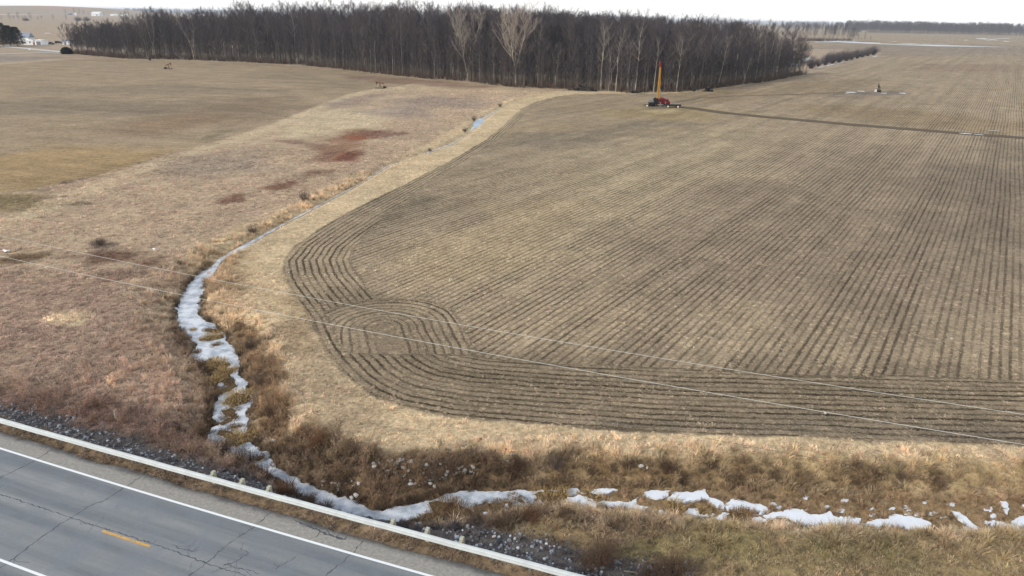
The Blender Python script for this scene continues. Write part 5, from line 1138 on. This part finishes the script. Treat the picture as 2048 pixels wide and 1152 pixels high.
# ------------------------------------------------------------------ piles at the wood edge
m_brushd = twig_mat('dead_branches', lin(118, 108, 98), lin(96, 88, 82))
def pile(px, py, L, W, H, n_, seed, label, name, mat):
    r = random.Random(seed); p = at(px, py); o = empty(name, (p[0], p[1], gz(*p))); tag(o, label, 'brush pile' if name == 'brush_pile' else 'log pile'); b = MB(); c2 = MB()
    for i in range(n_):
        x_ = r.gauss(0, L*.25); y_ = r.gauss(0, W*.25); z_ = max(.1, H*math.exp(-(x_/L*2.2)**2-(y_/W*2.2)**2)*r.random()); a = r.uniform(0, 3.14); l_ = r.uniform(.6, 1.8); q = Vector((math.cos(a), math.sin(a), r.uniform(-.4, .5)))*l_
        (c2 if i % 5 else b).tube(Vector((x_, y_, z_))-q*.5, Vector((x_, y_, z_))+q*.5, .05 if i % 5 else r.uniform(.12, .3), .02 if i % 5 else None, 5)
    b.build('logs', m_black if seed % 2 else m_bark, o); c2.build('branches', mat, o); return o
pile(1163, 181, 9, 4, 2.6, 420, 1, 'grey mound of dead branches at the wood edge beside the pale path', 'brush_pile', m_brushd)
pile(1179, 182, 4, 3, 1.3, 120, 3, 'lower dark heap just right of the grey brush mound', 'brush_pile', m_brushd)
pile(1417, 183, 3.5, 2.5, 1.7, 110, 5, 'black heap of logs at the field edge right of the drilling mast', 'log_pile', m_black)
pile(1268, 186, 6, 2, .9, 90, 7, 'low line of dark fallen logs just left of the drilling mast', 'log_pile', m_rustd)
for px, py, sc, lab in [(1388, 183, .35, 'small bare bush right of the drilling mast at the field edge'), (300, 121, .3, 'dark scrub left of the far left pumpjack')]:
    p = at(px, py); bush(1, p[0], p[1], sc, lab)

# ------------------------------------------------------------------ near things: tussocks on the ice, shrubs, stones, debris
m_tus = simple('tussock_grass', lin(176, 150, 104), .3, 6, .95); m_tusd = simple('brown_tussock', lin(128, 104, 74), .3, 6, .95); m_mud = simple('tussock_base', lin(92, 76, 54), .3, 5, .95, 0, .5)
def tussock(px, py, rx, h, mat, label, group=None, z=ZI, seed=0):
    p = at(px, py, z+.1); r = random.Random(seed); o = empty('grass_tussock', (p[0], p[1], z), r.uniform(0, 3)); tag(o, label, 'grass tussock', group)
    V = []; F = []; rings = 5; sg = 14
    for i in range(rings):
        f = i/(rings-1)
        for j in range(sg): a = 2*math.pi*j/sg; q = rx*(1-f)*(1+.22*math.sin(a*2+seed)+.15*math.sin(a*5+seed*2)); V.append((math.cos(a)*q*1.25, math.sin(a)*q*.8, -.06+h*.5*(1-(1-f)**2)))
    for i in range(rings-1):
        for j in range(sg): F.append((i*sg+j, i*sg+(j+1) % sg, (i+1)*sg+(j+1) % sg, (i+1)*sg+j))
    mesh_np('base', V, F, m_mud, o, True)
    V = []; F = []
    for i in range(int(240*max(.5, rx))):
        a = r.uniform(0, 6.28); f = math.sqrt(r.random())*.98; bx = math.cos(a)*f*rx*1.2; by = math.sin(a)*f*rx*.78; bz = h*.5*(1-f*f)-.05; a2 = a+r.uniform(-.9, .9); L = h*r.uniform(.6, 1.4)+.1; wd = .014; th = r.uniform(0, 6.28); wx, wy = math.cos(th)*wd, math.sin(th)*wd
        ln = L*r.uniform(.35, 1.0); n0 = len(V); V += [(bx-wx, by-wy, bz), (bx+wx, by+wy, bz), (bx+math.cos(a2)*ln*.5+wx, by+math.sin(a2)*ln*.5+wy, bz+L*.45), (bx+math.cos(a2)*ln*.5-wx, by+math.sin(a2)*ln*.5-wy, bz+L*.45), (bx+math.cos(a2)*ln, by+math.sin(a2)*ln, bz+L*.3)]
        F += [(n0, n0+1, n0+2, n0+3), (n0+3, n0+2, n0+4)]
    mesh_np('grass', V, F, mat, o); return o
TS = [(386, 658, .25, .2, 0, 'tiny dark clump on the ice at the left side of the wide pool'), (425, 660, .9, .25, 1, 'dark flat clump at the lower right of the wide ice pool'), (424, 674, .95, .5, 0, 'rounded straw tussock islanded in ice just below the wide pool'), (432, 688, .5, .2, 1, 'small brown clump in the ice right below the straw tussock'), (392, 702, .5, .2, 1, 'brown clump at the left rim where the ice turns'), (436, 727, 1.1, .45, 0, 'wide tan tussock left of the narrow ice channel'), (452, 744, .9, .5, 0, 'bright straw tussock touching the narrow ice channel'), (418, 764, 1.2, .4, 0, 'broad tan tussock on the left bank of the narrow ice'), (455, 776, .9, .25, 1, 'flat brown tussock inside the bend of the ice'), (430, 784, .8, .25, 1, 'brown mound left of the flat brown tussock in the ice bend'), (475, 797, 1.2, .6, 0, 'shaggy straw tussock lying across the ice below the bend'), (459, 823, .9, .22, 1, 'oval brown clump in the middle of the lower ice'), (454, 840, .75, .22, 1, 'round brown clump just below the oval one in the lower ice'), (472, 851, .5, .2, 1, 'small dark clump at the right rim of the lower ice'), (453, 866, .9, .25, 1, 'brown clump nearest the left rim of the lower ice'), (478, 877, 1.2, .5, 0, 'large olive straw tussock dividing the lower ice'), (440, 757, .6, .3, 1, 'small tussock between two tan ones left of the channel'),
      (520, 914, .6, .2, 1, 'tan grass clump jutting into the ice below the bank'), (548, 926, .3, .12, 1, 'dark speck of grass on the ice near the guardrail'), (902, 1018, 1.2, .6, 1, 'reddish brown bush tussock in the lower ice by the riprap'), (1000, 1009, .7, .3, 1, 'brown tussock at the lower rim of the ice'), (1042, 1000, .5, .18, 1, 'small brown clump set in the ice right of the brown tussock'), (1030, 990, .4, .12, 1, 'tiny dark patch in the middle of the ice'), (1100, 994, 1.2, .3, 0, 'long tan grass island between two ice tongues'), (1125, 988, .7, .3, 0, 'small tan island between the ice tongues'), (1187, 992, .7, .3, 0, 'straw tussock splitting the snow right of the ice'), (856, 1038, .6, .35, 1, 'rust brown tussock left of the riprap at the ice rim'), (1477, 1030, .7, .45, 1, 'brown spiky tussock between two snow patches'), (1350, 1018, .6, .7, 0, 'tall straw tussock standing among small snow patches'), (1405, 1022, .5, .3, 0, 'straw clump between the snow patches right of the tall tussock')]
for k, (px, py, rx, h, m_, lab) in enumerate(TS): tussock(px, py, rx, h, m_tusd if m_ else m_tus, lab, 'grass tussocks on the ice', seed=k+1)
# dark shrubs
m_shr = twig_mat('dark_shrub_twigs', lin(84, 68, 56), lin(98, 80, 66)); m_shr2 = twig_mat('grey_shrub_twigs', lin(104, 92, 84), lin(92, 80, 74)); m_shr3 = twig_mat('russet_shrub_twigs', lin(120, 86, 62), lin(104, 78, 60))
SH2 = []
for i in range(6):
    V, F = shrub_parts(200+i, 1.3, .85, 70, .009, 14); me = bpy.data.meshes.new('twigs'); me.from_pydata(V, [], F); me.materials.append((m_shr, m_shr2, m_shr3)[i % 3])
    V, F = shrub_parts(210+i, .8, .35, 8, .02, 0); m2 = bpy.data.meshes.new('stems'); m2.from_pydata(V, [], F); m2.materials.append(m_shr); SH2.append((me, m2))
def shrub(px, py, sc, i, label, group=None, z=-.4, flat=1):
    p = at(px, py, z); z0 = gz(*p); p = at(px, py, z0); o = empty('bare_shrub', (p[0], p[1], gz(*p)), random.uniform(0, 6.28)); o.scale = (sc, sc, sc*flat); tag(o, label, 'shrub', group)
    for nm, me in (('twigs', SH2[i][0]), ('stems', SH2[i][1])): q = bpy.data.objects.new(nm, me); C.objects.link(q); q.parent = o
SHR = [(1205, 1128, 1.5, 0, 'dark shrub with upright red stems at the bottom edge of the grass', 1.2), (1180, 1135, 1.2, 3, 'low black shrub left of the red stemmed one', .7), (1350, 1152, 1.6, 0, 'dark brushy shrub round the grey stump at the bottom edge', .7), (1300, 1152, 1.3, 3, 'dark low shrub left of the grey stump', .6), (905, 1022, .8, 2, 'russet shrub standing at the ice edge above the riprap', 1), (950, 1048, .9, 0, 'dark shrub between ice and riprap', .8), (1000, 1052, .9, 3, 'dark shrub right of the riprap below the ice', .7), (1060, 1040, 1.0, 2, 'russet brown shrub along the lower rim of the ice', .7), (1130, 1032, .9, 0, 'dark low shrub under the right end of the long ice', .6),
       (500, 925, 1.0, 0, 'dark shrub behind the guardrail at the left rim of the ice', 1), (530, 955, 1.1, 0, 'dark shrub between guardrail and the ice bend', 1), (480, 920, 1.0, 3, 'brown shrub left of the ice near the riprap', 1), (560, 985, .9, 2, 'russet shrub at the guardrail before the ice', .9), (580, 985, .8, 2, 'second russet shrub at the guardrail before the ice', .9), (450, 905, 1.1, 1, 'grey brown shrub at the lower left rim of the ice', 1), (620, 1005, .9, 0, 'dark shrub on the riprap where the ice narrows', .7), (650, 1012, .8, 3, 'dark low shrub on the riprap right of the narrow ice', .6),
       (640, 890, 1.1, 2, 'russet red shrub on top of the dark bank corner', 1), (610, 880, .9, 5, 'russet shrub left on top of the dark bank corner', 1), (590, 915, 1.0, 0, 'dark shrub midway down the bank corner', .8), (690, 975, 1.0, 3, 'dark shrub low on the bank corner above the ice', .8), (860, 970, 1.0, 0, 'dark shrub in the stony bank', .7), (905, 950, 1.1, 3, 'dark shrub right of the pale bank stones', .7), (1035, 945, 1.2, 0, 'darkest shrub on the bank, right of the stones', .9), (1020, 935, 1.0, 3, 'dark shrub on the bank just left of the darkest one', .8), (1110, 948, 1.0, 1, 'grey brown shrub on the bank right of the darkest one', .8), (1250, 940, 1.0, 0, 'dark shrub on the right bank above the snow patches', .6), (1330, 948, 1.0, 3, 'dark low shrub in the middle of the right bank', .6), (1420, 952, 1.0, 0, 'dark low shrub on the bank over the largest snow patches', .5),
       (540, 835, 1.1, 0, 'dark shrub at the foot of the bank beside the lower ice', .9), (520, 770, 1.0, 1, 'grey brown shrub on the right bank of the narrow ice', 1), (500, 700, 1.0, 4, 'grey brown shrub right of the tussocks below the pool', 1),
       (610, 404, 1.6, 1, 'dark round bush on the left bank of the thin upper stream', 1), (505, 462, 1.3, 4, 'brown bush by the upper stream left of the thin ice', .8), (200, 490, 1.4, 1, 'dark bush above the brown patch in the left meadow', .6), (1000, 212, 1.5, 4, 'dark bush at the far end of the stream', .8), (948, 240, 1.4, 1, 'dark bush above the blue ice of the far stream', .9), (930, 262, 1.2, 4, 'small dark bush left of the blue ice', .8), (860, 300, 1.0, 1, 'small brown bush halfway along the thin stream', .8)]
for px, py, sc, i, lab, fl in SHR: shrub(px, py, sc, i, lab, None, -.5, fl)
# red upright stems
# pale stones on the bank
m_stone = simple('pale_stone', lin(186, 182, 176), .2, 5, .85, 0, .3); STN = []
for i in range(5):
    V, F = stone(300+i, .8); me = bpy.data.meshes.new('rock'); me.from_pydata(V, [], F); me.materials.append(m_stone); STN.append(me)
def rock(px, py, d, label, group=None, z=-.5, name='rock'):
    p = at(px, py, z); z0 = gz(*p); p = at(px, py, z0+.1); o = bpy.data.objects.new(name, random.choice(STN)); C.objects.link(o); o.location = (p[0], p[1], gz(*p)+d*.42); o.scale = (d, d, d); o.rotation_euler = (random.uniform(-.4, .4), random.uniform(-.4, .4), random.uniform(0, 6.28)); tag(o, label, 'stone', group)
r = random.Random(9)
BS = [((740, 810, 920, 945), 26, 'pale stone in the left cluster on the dark bank', 'left cluster of bank stones'), ((800, 880, 925, 960), 14, 'pale stone in the middle of the stony bank', 'middle bank stones'), ((880, 950, 922, 950), 22, 'pale stone in the right cluster on the dark bank', 'right cluster of bank stones'), ((820, 870, 965, 985), 12, 'stone low on the bank just above the ice', 'stones low on the bank'), ((640, 720, 965, 1000), 16, 'grey stone along the ice at the foot of the bank corner', 'stones at the foot of the bank corner'), ((1010, 1050, 905, 925), 4, 'pale stone at the grass rim of the bank', 'stones at the grass rim'), ((1265, 1300, 918, 925), 4, 'small white stone in the grass of the right bank', 'white stones in the right bank')]
for (x0, x1, y0, y1), n_, lab, gp in BS:
    for _ in range(n_): rock(r.uniform(x0, x1), r.uniform(y0, y1), r.uniform(.18, .44), lab, gp)
rock(570, 943+56, .3, 'pale stone on the gravel by the guardrail'); rock(1650, 826, .3, 'white stone lying alone in the tilled field under the lower wire', None, 0); rock(578, 545, .22, 'pale stone at the curved left end of the tilled rows', None, 0); rock(988, 1073, .26, 'white stone at the rim of the right riprap', None, 0); rock(312, 842-2, .22, 'pale slab on the left riprap', None, 0)
rock(605, 996-4, .14, 'white pebble on the road shoulder beside the guardrail grass', None, .8)
# white litter in the meadow
m_bag = simple('white_plastic', lin(238, 238, 240), .03, 4, .4)
for px, py, L, lab in [(11, 503, .9, 'white litter lying in the left meadow at the photo edge'), (308, 499, .55, 'white litter beside the brown weed patch in the left meadow')]:
    p = at(px, py, .2); V = []; F = []; rr_ = random.Random(int(px)); nn_ = 7
    for i in range(nn_):
        for j in range(nn_): V.append(((i/(nn_-1)-.5)*L, (j/(nn_-1)-.5)*L*.5, .12+.10*rr_.random()+.1*math.sin(i*1.3)*math.cos(j)))
    for i in range(nn_-1):
        for j in range(nn_-1): F.append((i*nn_+j, (i+1)*nn_+j, (i+1)*nn_+j+1, i*nn_+j+1))
    o = mesh_np('plastic_sheet', V, F, m_bag, None, True); o.location = (p[0], p[1], gz(*p)+.12); sd = o.modifiers.new('s', 'SOLIDIFY'); sd.thickness = .01; tag(o, lab, 'litter')
# stakes and stump
def stake(px, py, h, r0, mat, label, lean=0, z=0, name='wooden_stake', cat='stake'):
    p = at(px, py, z); p = at(px, py, gz(*p)); b = MB(); n_ = 9; V = []; F = []
    for i in range(6):
        t = i/5
        for k in range(n_): a = 2*math.pi*k/n_; q = r0*(1-.25*t)*(1+.12*math.sin(k*2.3+i)); V.append((math.cos(a)*q+lean*t, math.sin(a)*q, h*t-.1+(.06*math.sin(k*1.9) if i == 5 else 0)))
    for i in range(5):
        for k in range(n_): F.append((i*n_+k, i*n_+(k+1) % n_, (i+1)*n_+(k+1) % n_, (i+1)*n_+k))
    F.append(tuple(range(5*n_, 6*n_))); o = mesh_np(name, V, F, mat); o.location = (p[0], p[1], gz(*p)); tag(o, label, cat)
stake(233, 836, .75, .12, m_wpost, 'short pale post standing in the meadow above the left riprap'); stake(451, 655, 1.3, .035, m_wpost, 'thin white topped stake right of the ice pool', .05, -.3); stake(458, 660, 1.0, .035, m_bark, 'thin dark stake beside the white topped one', -.05, -.3)
stake(1378, 1149, 1.0, .14, m_wdark, 'grey broken stump leaning at the bottom edge of the photo', -.3, 0, 'tree_stump', 'stump')
p0 = at(1248, 1138, .3); p1 = at(1285, 1143, .25); b = MB(); b.tube((p0[0], p0[1], gz(*p0)+.2), (p1[0], p1[1], gz(*p1)+.15), .05, .03, 7); b.tube((p1[0], p1[1], gz(*p1)+.15), (p1[0]+.35, p1[1]-.25, gz(*p1)+.02), .03, .02, 6); o = b.build('fallen_branch', m_bark); tag(o, 'grey fallen branch between the dark shrubs at the bottom edge', 'branch')
P = []; SC = []; ID = []
for i in range(160):
    p = at(r.uniform(1600, 1702), 82+r.uniform(-1., .4)); P.append((p[0], p[1], gz(*p))); SC.append(r.uniform(.8, 2.0)); ID.append(r.randrange(3))
scatter('underbrush', P, SC, [r.uniform(0, 6.28) for _ in P], ID, None, BR, 'dark scrub under the short far treeline beyond the hedge', 'underbrush')

# haze
hz = MB().box((0, 14000, 13), (46000, 29000, 60)); 
m_h = bpy.data.materials.new('haze'); m_h.use_nodes = True; n = m_h.node_tree; n.nodes.clear()
pv = n.nodes.new('ShaderNodeVolumePrincipled'); pv.inputs['Color'].default_value = (.80, .88, 1, 1); pv.inputs['Density'].default_value = .00009
n.links.new(pv.outputs[0], n.nodes.new('ShaderNodeOutputMaterial').inputs['Volume'])
ho = hz.build('haze', m_h); tag(ho, kind='stuff', label='thin pale blue haze over the far fields', cat='haze')
